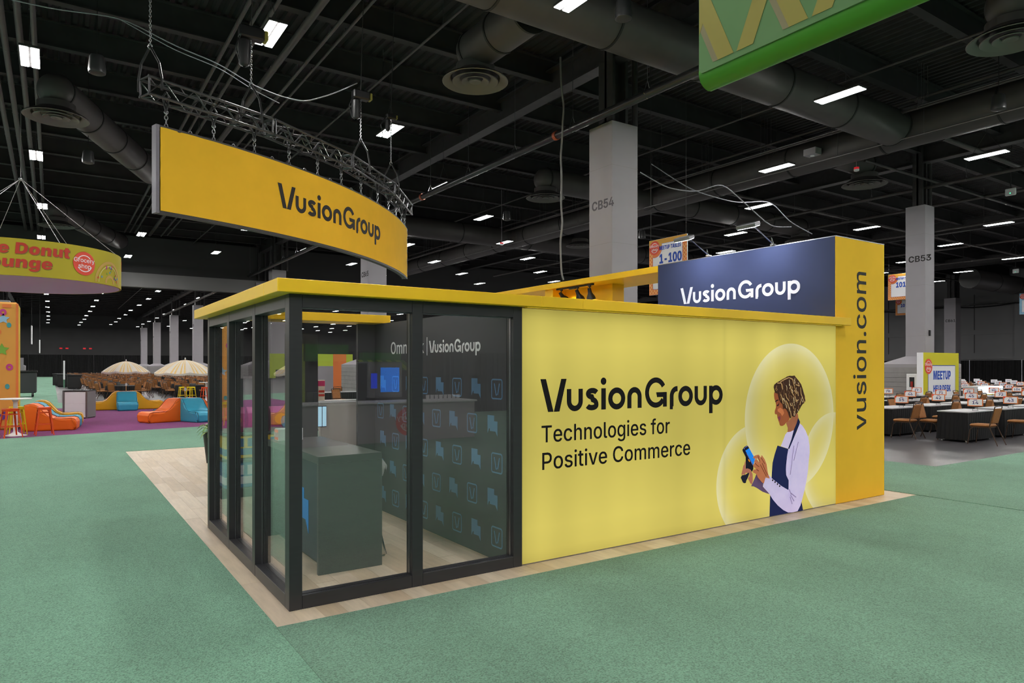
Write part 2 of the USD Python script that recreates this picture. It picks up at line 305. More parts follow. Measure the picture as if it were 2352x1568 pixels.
# ---------------------------------------------------------------- columns on their 18 m grid
def column(name, x, y, side=1.0, H=8.86, label='', mark=None, plinth=True):
    t = T('column', label, 'column', (x + side / 2, y + side / 2, 0))
    cl = t.part('cladding', MB().box(x, x + side, y, y + side, 0, H, .012), M_col)
    t.part('steel_post', MB().box(x + .2, x + .3, y + .2, y + side - .2, H, 11.6).box(x + side - .3, x + side - .2, y + .2, y + side - .2, H, 11.6).box(x + .2, x + side - .2, y + side / 2 - .04, y + side / 2 + .04, H, 11.6), M_steel_dark)
    t.part('drain_pipe', MB().cyl((x + side + .12, y + .25, H), (x + side + .12, y + .25, 11.6), .09, 10), M_steel_dark)
    for z in (3.2, 5.4, 7.6): t.part('panel_seam', MB().box(x - .001, x + side + .001, y - .001, y + side + .001, z, z + .012), M_block, None, cl)
    if plinth:
        pr = MB().box(x - .75, x + side + .75, y - .75, y + side + .75, 0, 1.84)
        pp = t.part('plinth', pr, M_block)
        c0 = np.array([[x - .75, y - .75], [x + side + .75, y - .75], [x + side + .75, y + side + .75], [x - .75, y + side + .75]]); c1 = np.array([[x, y], [x + side, y], [x + side, y + side], [x, y + side]])
        v = np.vstack([np.c_[c0, np.full(4, 1.84)], np.c_[c0, np.full(4, 1.98)], np.c_[c1, np.full(4, 2.32)]])
        t.part('plinth_cap', MB().add(v, [(a + b, (a + 1) % 4 + b, (a + 1) % 4 + b + 4, a + b + 4) for b in (0, 4) for a in range(4)]), M_col)
        for r in range(8):                                 # block courses of the plinth
            t.part('block_joint', MB().box(x - .756, x + side + .756, y - .756, y + side + .756, .2 * r + .2, .2 * r + .207), M_walldark, None, pp)
    if mark:
        t.part('mark', MB().prism(text(mark, .26, 700), (x - .002, y + side - .12, 6.42), (0, -1, 0), (0, 0, 1), .004), mat('column_mark', (84, 82, 90), .7) if name == 'near' else M_ink, None, cl)
    return t
GX, GY, PX = 11.67, 9.26, 18.06
column('near', GX, GY, label='tall white square column marked CB54 rising behind the booth', mark='CB54')
t = column('r', GX + PX, GY + .1, side=.82, label='white square column marked CB53 on a grey block plinth right of the booth', mark='CB53')
ex, ey = GX + PX - .75, GY + .1 - .06
t.part('cabinet_frame', MB().box(ex - .06, ex - .005, ey - .02, ey + .44, .86, 1.56, .01), M_white); t.part('cabinet_window', MB().box(ex - .07, ex - .055, ey + .11, ey + .31, 1.0, 1.42), M_blackpl)
t.part('extinguisher', MB().cyl((ex - .072, ey + .21, 1.02), (ex - .072, ey + .21, 1.24), .05, 12), M_redp)
t.part('switch_box', MB().box(GX + PX + .3, GX + PX + .42, GY + .05, GY + .1, 3.2, 3.45, .01), M_blackpl)
column('c', GX, GY + PX, label='white column marked CB65 seen under the right end of the hanging banner', mark='CB65')
column('c', GX, GY + 2 * PX, label='grey column standing just behind the booth corner in front of the bulkhead', mark=None)
for k, mk in ((4, 'CC15'), (5, 'CC22'), (6, 'CC28'), (7, 'CC36'), (7.9, 'CC44'), (8.8, None)):
    column('c', GX + .2, GY + PX * k - 2 + (k - 4) * .4, label=f'distant white column marked {mk} in the far left hall' if mk else 'farthest white column of the row in the left hall', mark=mk)
for k, (y, mk) in enumerate([(92, 'CC16'), (112, None)]):
    column('c', -6.9 + .6 * k, y, label='white column partly hidden by the orange cube, ' + ('the nearer' if k == 0 else 'the farther') + ' of two', mark=mk)
column('c', 74.8, 27.6, label='dark grey column far right before the grey wall, marked CB61', mark='CB61', side=1.1, plinth=False)
column('c', GX, GY + PX * .93 + 24, label='small column top showing above the middle of the booth fascia', H=8.4)

# ---------------------------------------------------------------- ceiling lamps: twin LED bars in a staggered grid
def lamp_thing(label, group=None):
    t = T('ceiling_light', label, 'light', group=group, local=True)
    h = t.part('housing', MB().box(-.20, .20, -.64, .64, .012, .07, .01), M_steel_dark)
    for s in (-1, 1): t.part('lens', MB().add([(s * .11 - .075, -.62, 0), (s * .11 + .075, -.62, 0), (s * .11 + .075, .62, 0), (s * .11 - .075, .62, 0)], [(0, 3, 2, 1)]).box(s * .11 - .078, s * .11 + .078, -.625, .625, .002, .012), M_lamp, None, h)
    t.part('hanger_wire', MB().cyl((0, -.5, .07), (0, 0, .8), .006, 5).cyl((0, .5, .07), (0, 0, .8), .006, 5).cyl((0, 0, .8), (0, 0, 2.0), .006, 5), M_steel_dark)
    return t
ORD = 'first second third fourth fifth sixth seventh eighth ninth tenth eleventh twelfth thirteenth fourteenth fifteenth sixteenth seventeenth eighteenth nineteenth twentieth twenty-first twenty-second twenty-third'.split(); lane = {}
LZ = 9.16; L0 = None; near_lab = {}
def inview(x, y, z):
    v = np.array([x, y, z]) - EYE; d = v @ FW; return d > 1 and -.85 < (v @ RT) / d < .85 and (v[2] / d) < .62
for i in range(-6, 15):
    for j in range(-4, 15):
        x, y = -1.95 + 4.53 * i, 5.25 + 9.12 * j + (4.9 if i % 2 else 0)
        if not (HX0 + 3 < x < HX1 - 3 and HY0 + 3 < y < HY1 - 6): continue
        if 49.4 < y < 51.4: y = 52.8
        x += random.uniform(-.12, .12); y += random.uniform(-.12, .12)
        if (i == 0 and j == 0) or any(abs(x - cx_) < 1.1 and abs(y - cy_) < 1.3 for cx_, cy_ in ((12.17, 9.76), (30.14, 9.77), (12.17, 27.8), (12.17, 45.9))): continue
        px_, d_ = (lambda v: (1174.5 + 1578 * (v @ RT) / max(v @ FW, .1), v @ FW))(np.array([x, y, LZ]) - EYE); py_ = 841 - 1578 * (LZ - EYE[2]) / max(d_, .1)
        lab, g = 'distant twin-bar ceiling light hanging from the black ceiling', 'ceiling lights across the hall'
        if d_ > 2 and -20 < px_ < 2370 and -20 < py_ and d_ < 48 and y < 49:
            lane.setdefault(i, []); lane[i].append(1); lab = f'twin-bar ceiling light, {ORD[len(lane[i]) - 1]} from the front in the {ORD[i + 6]} lane of lights from the left'
        if L0 is None: L0 = lamp_thing(lab, g if lab.startswith('distant') else None); move(L0, (x, y, LZ), 0)
        else: dup(L0, (x, y, LZ), 0, lab, g if lab.startswith('distant') else None)
# ================================================================ floor coverings
W = sg.box(-.165, -.275, 9.01, 12.02)
PURP = sg.Polygon([(-9, 15.4), (-2.63, 16.83), (2.445, 17.94), (9, 19.4), (9, 25.7), (2.8, 29.2), (-1.5, 31.6), (-9, 35.8)])
COLB = unary_union([sg.box(x - .76, y - .76, x + 1.76, y + 1.76) for x, y in ((GX, GY), (GX, GY + PX))])
GREEN = sg.Polygon([(HX0 + 2, HY0 + 1), (44, HY0 + 1), (44, .95), (12.25, .95), (12.25, 28), (5.0, 32.9), (-1.25, 37.1), (-1.2, 144.2), (-4.2, 144.2), (-4.2, 39.1), (HX0 + 2, 58)]).difference(W).difference(PURP).difference(COLB)
CUT = sg.Polygon([(-.17, -.27), (8.98, -.27), (8.98, -40), (-.17, -40)])
A1, A3, A2 = GREEN.intersection(sg.box(-60, -60, 8.98, 200)).difference(CUT.buffer(.004)), GREEN.intersection(CUT), GREEN.intersection(sg.box(9.005, -60, 60, 200))
t = T('carpet', 'sage green carpet around the booth, running off down the left aisle', 'carpet', (0, -3, 0))
for g, m, z in ((A1, M_green, .006), (A3, M_green2, .005), (A2, M_green2, .007)): t.part('carpet_sheet', MB().flat(g, -.02, z), m)
one('carpet', MB().flat(PURP.buffer(-.01), -.02, .006), M_purple, 'magenta carpet under the bean bag chairs of the lounge', 'carpet')
# wooden booth floor of single planks
t = T('wood_floor', 'pale oak plank floor of the booth, edged by the green carpet', 'floor', (4.4, 6, 0))
wood = []
for k in range(5):
    c = [(206, 188, 164), (198, 178, 152), (212, 196, 174), (202, 184, 162), (192, 172, 146)][k]
    wood.append(mat(f'oak_plank_{k}', c, 0.42, vary=0.10, vscale=2.2, stretch=(9, 1.0, 1), bump=0.04, bscale=30))
PWD, PLN = .182, 1.52; rest = MB(); npl = 0; rr = random.Random(4)
t.part('subfloor', MB().box(-.165, 9.01, -.275, 12.02, -.02, -.006), mat('subfloor', (96, 78, 58), .8))
cx = 0
while -.165 + cx * PWD < 9.0:
    x0 = -.165 + cx * PWD; x1 = min(x0 + PWD, 9.01); y = -.275 - rr.random() * PLN
    while y < 12.02:
        a, b = max(y, -.275), min(y + PLN, 12.02)
        if b - a > .02:
            near = b < 3.2 or (x0 < .6 and b < 11) or x1 > 8.4 and b < 3.5
            if near and npl < 296: t.part('plank', MB().box(x0 + .0008, x1 - .0008, a + .0008, b - .0008, -.006, rr.uniform(-.0006, .0006)), wood[rr.randrange(5)]); npl += 1
            else: rest.box(x0 + .0008, x1 - .0008, a + .0008, b - .0008, -.006, 0)
        y += PLN
    cx += 1
t.part('planks', rest, wood[0], kind='stuff')

# ================================================================ the booth
BH = 2.44
# ---- glazed corner: two frames of dark laminate with clear panes
t = T('glass_partition', 'black framed glass wall with two tall panes left of the glowing yellow wall', 'glass partition', (1.08, 0, 0))
posts = [(0, .10), (1.035, 1.135), (2.072, 2.170)]
for a, b in posts: t.part('post', MB().box(a, b, 0, .115, 0, BH, .002), M_frame)
for (a, b), (c, d) in zip(posts[:-1], posts[1:]):
    t.part('sill', MB().box(b + .0015, c - .0015, .001, .115, 0, .104, .002).box(b, c, .04, .048, .104, .108), M_frame)
    t.part('head', MB().box(b + .0015, c - .0015, .001, .115, 2.338, BH, .002), M_frame)
    t.part('pane', MB().box(b, c, .054, .062, .10, 2.34), M_glass, 'clear glass pane')
    t.part('glazing_bead', MB().box(b, b + .004, .046, .070, .104, 2.338).box(c - .004, c, .046, .070, .104, 2.338).box(b, c, .046, .070, 2.332, 2.338), M_alu)
t = T('glass_partition', 'black framed glass wall with three narrow panes on the near left side of the booth', 'glass partition', (0, 1.7, 0))
posts = [(.1165, .117), (1.072, 1.172), (2.155, 2.255), (3.22, 3.32)]
for a, b in posts[1:]: t.part('post', MB().box(0, .115, a, b, 0, BH, .002), M_frame)
for (a, b), (c, d) in zip(posts[:-1], posts[1:]):
    t.part('sill', MB().box(.001, .115, b + .0015, c - .0015, 0, .104, .002).box(.062, .066, b, c, .104, .108), M_frame)
    t.part('head', MB().box(.001, .115, b + .0015, c - .0015, 2.338, BH, .002), M_frame)
    t.part('pane', MB().box(.070, .078, b, c, .10, 2.34), M_glass, 'clear glass pane')
    t.part('glazing_bead', MB().box(.060, .064, c - .006, c, .104, 2.338).box(.088, .092, b, c, 2.332, 2.338), M_alu)

# ---- yellow roof ring
t = T('roof_ring', 'flat yellow roof ring over the glass corner with a long front edge above the lightbox', 'canopy', (3.5, 0, BH))
zt = 2.543
for a, b in ((-.115, 2.329), (2.3295, 2.828), (2.8285, 7.572)): t.part('fascia_panel', MB().box(a, b, -.10, .30, BH, zt, .004), M_yel)
t.part('side_beam', MB().box(-.115, .30, .3005, 3.505, BH, zt, .004), M_yel)
t.part('back_beam', MB().box(.3005, 2.16, 3.0, 3.505, BH, zt, .004), M_yel)
t.part('edge_strip', MB().box(2.17, 7.365, -.085, -.04, BH - .012, BH), mat('edge_strip_yellow', (246, 200, 20), .3))

# ---- dark graphic wall inside the glazed room
M_wallgraf = mat('graphic_charcoal', (62, 62, 68), .6, vary=.03); M_badge = mat('badge_blue', (88, 124, 160), .6)
t = T('graphic_panel', 'charcoal partition wall with white lettering and rows of pale blue badges', 'wall panel', (2.12, 1.8, 0))
t.part('panel', MB().box(2.07, 2.165, .117, 3.5, 0, BH), M_wallgraf)
XW = 2.07
def onwall(poly, y0, z0, m, name, s=1.0): t.part(name, MB().prism(sa.scale(poly, s, s, origin=(0, 0)), (XW, y0, z0), (0, -1, 0), (0, 0, 1), .002), m)
g = text('Omnitalk', .148, 500); L = g.bounds[2] - g.bounds[0]; onwall(sa.scale(g, .93 / L, 1, origin=(0, 0)), 2.795, 2.036, M_white, 'lettering')
onwall(sg.box(0, 0, .012, .21), 1.78, 2.006, M_white, 'divider')
onwall(sa.scale(WORD, 1.131 / 2.645, .135 / .318, origin=(0, 0)), 1.72, 2.036, M_white, 'lettering')
ring = sg.box(-.1, -.1, .1, .1).buffer(-.03).buffer(.03, 6); vb = ring.difference(ring.buffer(-.014)).union(stroke([(-.045, .055), (-.012, -.055), (.004, -.055)], .016)).union(stroke([(.047, .055), (.016, -.055)], .016))
flag = sg.Polygon([(-.09, .1), (.03, .1), (.03, .045), (.09, .045), (.09, -.1), (.055, -.055), (-.045, -.055), (-.045, -.03), (-.06, -.03), (-.09, -.075)])
for r in range(5):
    z = 1.66 - .3585 * r; sh = .285 if r % 2 == 0 else .757 - .786
    for c in range(-1, 9):
        y = sh + .393 * c; isV = (c % 2 == 0)
        if .25 < y + .1 and y - .1 < 3.45 and y > .22: onwall(vb if isV else flag, y, z, M_badge, 'badge')
one('wall_panel', MB().box(1.83, 2.068, 3.3, 3.36, 0, BH - .002), M_wallgraf, 'narrow charcoal return panel at the back of the glazed room beside the lettered wall', 'wall panel')
one('wall_panel', MB().box(.98, 1.395, 3.6, 3.66, 0, 2.3), M_wallgraf, 'free charcoal panel left of the low partition behind the counter', 'wall panel')

# ---- counter and what stands in the room
M_ctr = mat('counter_charcoal', (72, 73, 76), .32, vary=.06, vscale=2, stretch=(1, 1, 6))
t = T('counter', 'dark charcoal bar counter with a blue flag emblem inside the glass corner', 'counter', (.78, 1.66, 0))
t.part('worktop', MB().box(.478, 1.09, .77, 2.55, 1.0, 1.068, .002), M_ctr); t.part('end_panel', MB().box(.478, 1.09, .77, .812, 0, .9995, .0015), M_ctr); t.part('end_panel', MB().box(.478, 1.09, 2.508, 2.55, 0, .9995, .0015), M_ctr)
t.part('front_panel', MB().box(.545, .57, .813, 2.507, .06, .9995), mat('counter_front', (44, 54, 70), .5)); t.part('plinth', MB().box(.6, .62, .813, 2.507, 0, .06), M_blackpl)
t.part('emblem', MB().prism(sg.Polygon([(0, 0), (.22, 0), (.22, -.10), (.36, -.10), (.36, -.42), (.27, -.30), (.06, -.30), (.06, -.22), (.03, -.22), (0, -.34)]), (.545, 1.63, .69), (0, -1, 0), (0, 0, 1), .003), mat('emblem_blue', (0, 140, 228), .5))
t = T('sign_box', 'small lit box sign reading ON AIR on the far end of the counter', 'sign', (.66, 2.35, 1.068))
t.part('case', MB().box(.53, .80, 2.28, 2.42, 1.0685, 1.20, .004), M_white); t.part('face', MB().box(.524, .53, 2.29, 2.41, 1.08, 1.19), mat('sign_orange', (226, 92, 58), .5, emit=.5))
t.part('lettering', MB().prism(text('ON AIR', .05, 800, .62, center=True), (.524, 2.35, 1.11), (0, -1, 0), (0, 0, 1), .002), M_white)
def stool_thing(label, x, y, rz):
    t = T('bar_stool', label, 'stool', (x, y, 0), rz, group='white shell stools', local=True)
    n = 15; P = []
    for i in range(n):
        for j in range(n):
            u, w = i / (n - 1) * 2 - 1, j / (n - 1)
            yy = .21 - .42 * min(w, .62) / .62 if w < .62 else -.21 - .05 * (w - .62) / .38
            zz = .76 if w < .55 else .76 +   .20 * ((w - .55) / .45) ** 1.5
            zz += .05 * abs(u) ** 3 * (1 - .4 * w) - (.09 * u * u if w > .9 else 0); P.append((.21 * u * (1 - .12 * w), yy, zz))
    P = np.array(P); idx = lambda i, j: i * n + j; F = [(idx(i, j), idx(i + 1, j), idx(i + 1, j + 1), idx(i, j + 1)) for i in range(n - 1) for j in range(n - 1)]
    t.part('shell_seat', MB().add(P, F).add(P - [0, 0, .012], [f[::-1] for f in F]), M_white, smooth=True)
    for s in (-1, 1): t.part('sled_leg', MB().tube([(.10 * s, .1, .745), (.17 * s, .19, .35), (.21 * s, .24, .03), (.20 * s, .235, .012), (.20 * s, -.22, .012), (.21 * s, -.235, .03), (.16 * s, -.16, .4), (.10 * s, -.1, .745)], .010, 8), M_chrome)
    t.part('foot_rest', MB().cyl((-.19, .215, .30), (.19, .215, .30), .009, 8), M_chrome); t.part('crossbar', MB().cyl((-.20, .22, .012), (.20, .22, .012), .009, 8), M_chrome); return t
stool_thing('white shell bar stool with chrome legs tucked under the near end of the counter', .995, 1.22, math.pi / 2)
stool_thing('white shell bar stool tucked under the far half of the counter', .995, 2.02, math.pi / 2)
t = T('low_partition', 'low pale grey partition with a ledge behind the glazed room', 'partition', (1.7, 3.7, 0))
t.part('panel', MB().box(1.44, 1.98, 3.62, 3.72, 0, 1.40), mat('partition_grey', (186, 180, 176), .6)); t.part('ledge', MB().box(1.40, 2.0, 3.58, 3.78, 1.4005, 1.43, .003), M_white)
for k in range(2):
    t = T('tablet', f'pale blue glowing tablet on the low partition, the {"left" if k == 0 else "right"} one of two', 'tablet', (1.42 + .06 * k, 3.61, 1.1), group='tablets on the partition')
    t.part('case', MB().box(1.395 + .06 * k, 1.453 + .06 * k, 3.605, 3.6195, 1.08, 1.36, .003), M_blackpl); t.part('screen', MB().box(1.399 + .06 * k, 1.449 + .06 * k, 3.602, 3.605, 1.09, 1.35), mat('tablet_screen', (170, 214, 238), .3, emit=.6))
t = T('snack_box', 'tall pink and cream snack carton standing on the partition ledge', 'box', (1.45, 3.68, 1.43)); t.part('carton', MB().box(1.405, 1.495, 3.62, 3.74, 1.4305, 1.70, .003), mat('carton_cream', (232, 214, 196), .6)); t.part('band', MB().box(1.404, 1.496, 3.619, 3.741, 1.62, 1.69), mat('carton_pink', (214, 60, 110), .6))
for k in range(6): t.part('spot', MB().prism(sg.Point(0, 0).buffer(.016), (1.425 + .025 * (k % 3), 3.6195, 1.5 + .05 * (k // 3)), (1, 0, 0), (0, 0, 1), .002), mat('carton_red', (226, 66, 50), .6))
# product shelf beyond the glazed room
t = T('product_shelf', 'dark steel product shelf stocked with snacks and drink cases behind the glass', 'shelf', (1.18, 5.25, 0))
M_shelf = mat('shelf_steel', (70, 74, 76), .5)
for z in (.14, .56, .93): t.part('shelf_board', MB().box(.48, 1.88, 5.0, 5.5, z - .03, z, .003), M_shelf)
for x in (.48, 1.86): t.part('upright', MB().box(x, x + .02, 5.46, 5.5, 0, 1.75), M_shelf)
t.part('base', MB().box(.48, 1.88, 5.04, 5.5, 0, .11), M_shelf); t.part('back_panel', MB().box(.50, 1.86, 5.49, 5.505, .14, 1.7), M_shelf)
def product(name, label, cat, x, z, w, h, d, c, c2, grp, bag=False):
    t = T(name, label, cat, (x, 5.2, z), group=grp)
    if bag:
        m = trimesh.creation.box([w, d, h]).subdivide().subdivide(); v = m.vertices.copy(); q = np.abs(v[:, 2] / (h / 2)); v[:, 1] *= (1 - .75 * q ** 3); v[:, 0] *= 1 - .08 * (1 - q)
        t.part('bag', MB().add(v + [x, 5.02 + d / 2 + .01, z + h / 2], m.faces), mat(c2[0], c2[1], .35)); t.part('label_panel', MB().prism(sa.scale(sg.Point(0, 0).buffer(1), w * .3, h * .22), (x, 5.024, z + h * .5), (1, 0, 0), (0, 0, 1), .004), mat(c[0], c[1], .4))
    else:
        t.part('wrap', MB().box(x - w / 2, x + w / 2, 5.02, 5.02 + d, z, z + h, .012), mat(c[0], c[1], .3)); t.part('band', MB().box(x - w / 2 - .002, x + w / 2 + .002, 5.018, 5.022 + d, z + h * .15, z + h * .45, .002), mat(c2[0], c2[1], .4))
        for k in range(3): t.part('can_label', MB().box(x - w / 2 + .03 + k * w / 3, x - w / 2 + w / 3 - .02 + k * w / 3, 5.014, 5.018, z + h * .52, z + h * .9), mat(c2[0], c2[1], .4))
for k in range(3):
    wd = ('left', 'middle', 'right')[k]; x = .73 + .46 * k
    product('drink_case', f'blue shrink-wrapped case of cans on the bottom shelf, {wd} of three', 'case', x, .1405, .42, .36, .34, ('case_blue', (54, 122, 170)), ('case_paleblue', (206, 214, 226)), 'blue cases on the bottom shelf')
    product('drink_case', f'yellow shrink-wrapped case of cans on the middle shelf, {wd} of three', 'case', x, .5605, .42, .32, .34, ('case_yellow', (238, 200, 40)), ('case_navy', (50, 110, 160)), 'yellow cases on the middle shelf')
for k in range(4): product('snack_bag', f'purple and orange snack bag on the upper shelf, {("far left", "left of centre", "right of centre", "far right")[k]}', 'bag', .66 + .32 * k, .9305, .29, .36, .16, ('bag_orange', (240, 150, 90)), ('bag_purple', (176, 70, 130)), 'snack bags on the upper shelf', True)
# planter
t = T('potted_plant', 'green leafy plant in a tall black pot at the left of the booth', 'plant', (1.12, 9.1, 0), local=True)
t.part('pot', MB().lathe([(.0, 0), (.13, 0), (.20, .60), (.185, .60), (.18, .55), (0, .55)], n=20), M_blackpl, smooth=40); t.part('soil', MB().lathe([(0, .57), (.178, .56)], n=16), mat('soil', (50, 40, 30), .9))
M_leaf = mat('leaf_green', (84, 128, 52), .45, vary=.25, vscale=8); M_leaf2 = mat('leaf_pale', (150, 176, 108), .45, vary=.2, vscale=8); rl = random.Random(3)
for k in range(26):
    a = k * 2.4; ln = rl.uniform(.28, .46); up = rl.uniform(.5, 1.25); pts = []
    for q in range(7): s = q / 6; pts.append((math.cos(a) * ln * s * math.cos(up * .6), math.sin(a) * ln * s * math.cos(up * .6), .56 + ln * (math.sin(up) * s * 1.3 - .85 * s ** 2.4)))
    pts = np.array(pts); sd = np.array([-math.sin(a), math.cos(a), 0]); w = np.array([.006, .022, .034, .038, .032, .02, .002])[:, None]; V = np.vstack([pts - sd * w, pts + [0, 0, -.006], pts + sd * w]); F = [(i, i + 1, 8 + i, 7 + i) for i in range(6)] + [(7 + i, 8 + i, 15 + i, 14 + i) for i in range(6)]
    t.part('leaf', MB().add(V, F), M_leaf if k % 3 else M_leaf2, smooth=True)

# ---- the lightbox wall
LB0, LB1, LBZ = 2.171, 7.364, 2.428
def lightbox_material():
    """backlit print: yellow ground with three pale soap-bubble rings, lit from behind by rows of LEDs along top and foot"""
    n = {'g': ('geometry', {}), 'sx': ('separate_xyz', {})}; l = [('g.position', 'sx.vector')]
    base = lin((226, 209, 104)); pale = lin((238, 232, 184)); n['base'] = ('color', {'value': base}); prev = 'base.color'
    bub = [('big', (6.37, 0, 1.235), .94), ('rgt', (7.30, 0, .55), .71), ('lft', (5.62, 0, .47), .705)]
    for k, (nm, c, r) in enumerate(bub):
        n[nm + 'd'] = ('vector_math', {'math_type': 'distance', 'vector2': c}); n[nm + 's'] = ('math', {'math_type': 'divide', 'value2': r}); n[nm + 'r'] = ('rgb_ramp', {'ramp': [(0, (0, 0, 0)), (.58, (0, 0, 0)), (.74, (.14,) * 3), (.86, (.42,) * 3), (.95, (.8,) * 3), (.99, (1, 1, 1)), (.995, (1, 1, 1)), (1.0, (0, 0, 0))]})
        n[nm + 'v'] = ('combine_xyz', {'y': 0.0}); l += [('sx.x', nm + 'v.x'), ('sx.z', nm + 'v.z'), (nm + 'v.vector', nm + 'd.vector1'), (nm + 'd.value', nm + 's.value1'), (nm + 's.value', nm + 'r.fac')]
        n[nm + 'm'] = ('mix', {'mix_type': 'mix', 'color2': pale}); l.append((prev, nm + 'm.color1')); src = nm + 'r.color'
        n[nm + 'w'] = ('rgb_to_bw', {}); l.append((src, nm + 'w.color')); val = nm + 'w.val'
        if nm == 'lft':
            n['in'] = ('math', {'math_type': 'greater_than', 'value2': 1.0}); n['mu'] = ('math', {'math_type': 'multiply'}); l += [('bigs.value', 'in.value1'), ('in.value', 'mu.value1'), (val, 'mu.value2')]; val = 'mu.value'
        l.append((val, nm + 'm.fac')); prev = nm + 'm.color'
    # brightness of the LED rows behind the cloth, top, foot and the seam between two light panels
    n['zr'] = ('map_range', {'from_min': 0.0, 'from_max': LBZ}); n['zz'] = ('rgb_ramp', {'ramp': [(0, (.86,) * 3), (.05, (1.1,) * 3), (.14, (1.18,) * 3), (.45, (.9,) * 3), (.62, (.86,) * 3), (.86, (1.14,) * 3), (.95, (1.02,) * 3), (1, (.72,) * 3)]}); l += [('sx.z', 'zr.value'), ('zr.result', 'zz.fac')]
    n['xw'] = ('noise_texture', {'dimensions': '1D', 'scale': 1.3, 'detail': 1.0}); n['xr'] = ('rgb_ramp', {'ramp': [(.3, (.9,) * 3), (.7, (1.1,) * 3)]}); l += [('sx.x', 'xw.w'), ('xw.fac', 'xr.fac')]
    n['ed'] = ('map_range', {'from_min': LB0, 'from_max': LB1}); n['er'] = ('rgb_ramp', {'ramp': [(0, (.80,) * 3), (.012, (.94,) * 3), (.04, (1.04,) * 3), (.548, (1.0,) * 3), (.556, (.9,) * 3), (.566, (1.0,) * 3), (.97, (1.03,) * 3), (.99, (.97,) * 3), (1, (.82,) * 3)]}); l += [('sx.x', 'ed.value'), ('ed.result', 'er.fac')]
    n['m1'] = ('mix', {'mix_type': 'multiply', 'fac': 1.0}); n['m2'] = ('mix', {'mix_type': 'multiply', 'fac': 1.0}); n['m3'] = ('mix', {'mix_type': 'multiply', 'fac': 1.0})
    l += [(prev, 'm1.color1'), ('zz.color', 'm1.color2'), ('m1.color', 'm2.color1'), ('xr.color', 'm2.color2'), ('m2.color', 'm3.color1'), ('er.color', 'm3.color2')]
    n['e'] = ('principled_bsdf', {'base_color': lin((120, 110, 50)), 'roughness': .8, 'specular_ior_level': .1, 'emission_strength': LIGHTBOX_STRENGTH}); l.append(('m3.color', 'e.emission_color'))
    return usdkit.material(stage, '/World/Looks/lightbox_print', n, l, surface='e.BSDF')
t = T('lightbox', 'long glowing yellow fabric lightbox wall with black lettering and a printed portrait', 'lightbox', (4.77, 0, 0))
t.part('case', MB().box(LB0, LB1, .012, .12, .0, 2.436), M_alu); t.part('fabric', MB().box(LB0 + .002, LB1 - .002, -.002, .0115, .014, LBZ, .003), lightbox_material())
def onbox(poly, x0, z0, m, name, label=None, off=0.0, d=.0015, under=None): return t.part(name, MB().prism(poly, (x0, -.0022 - off, z0), (1, 0, 0), (0, 0, 1), d), m, label, under)
M_inkb = mat('print_black', (30, 28, 30), .8, spec=.1)
for k, g in enumerate(sorted(WORD.geoms, key=lambda g: g.bounds[0])): onbox(g, 2.381, 1.440, M_inkb, 'letter', 'black letter of the company name')
for tx, z, x1 in (('Technologies for', 1.148, 4.135), ('Positive Commerce', .887, 4.452)):
    g = text(tx, .162, 500); b = g.bounds; onbox(sa.scale(g, (x1 - 2.385) / (b[2] - b[0]), 1, origin=(0, 0)), 2.385, z, M_inkb, 'lettering')
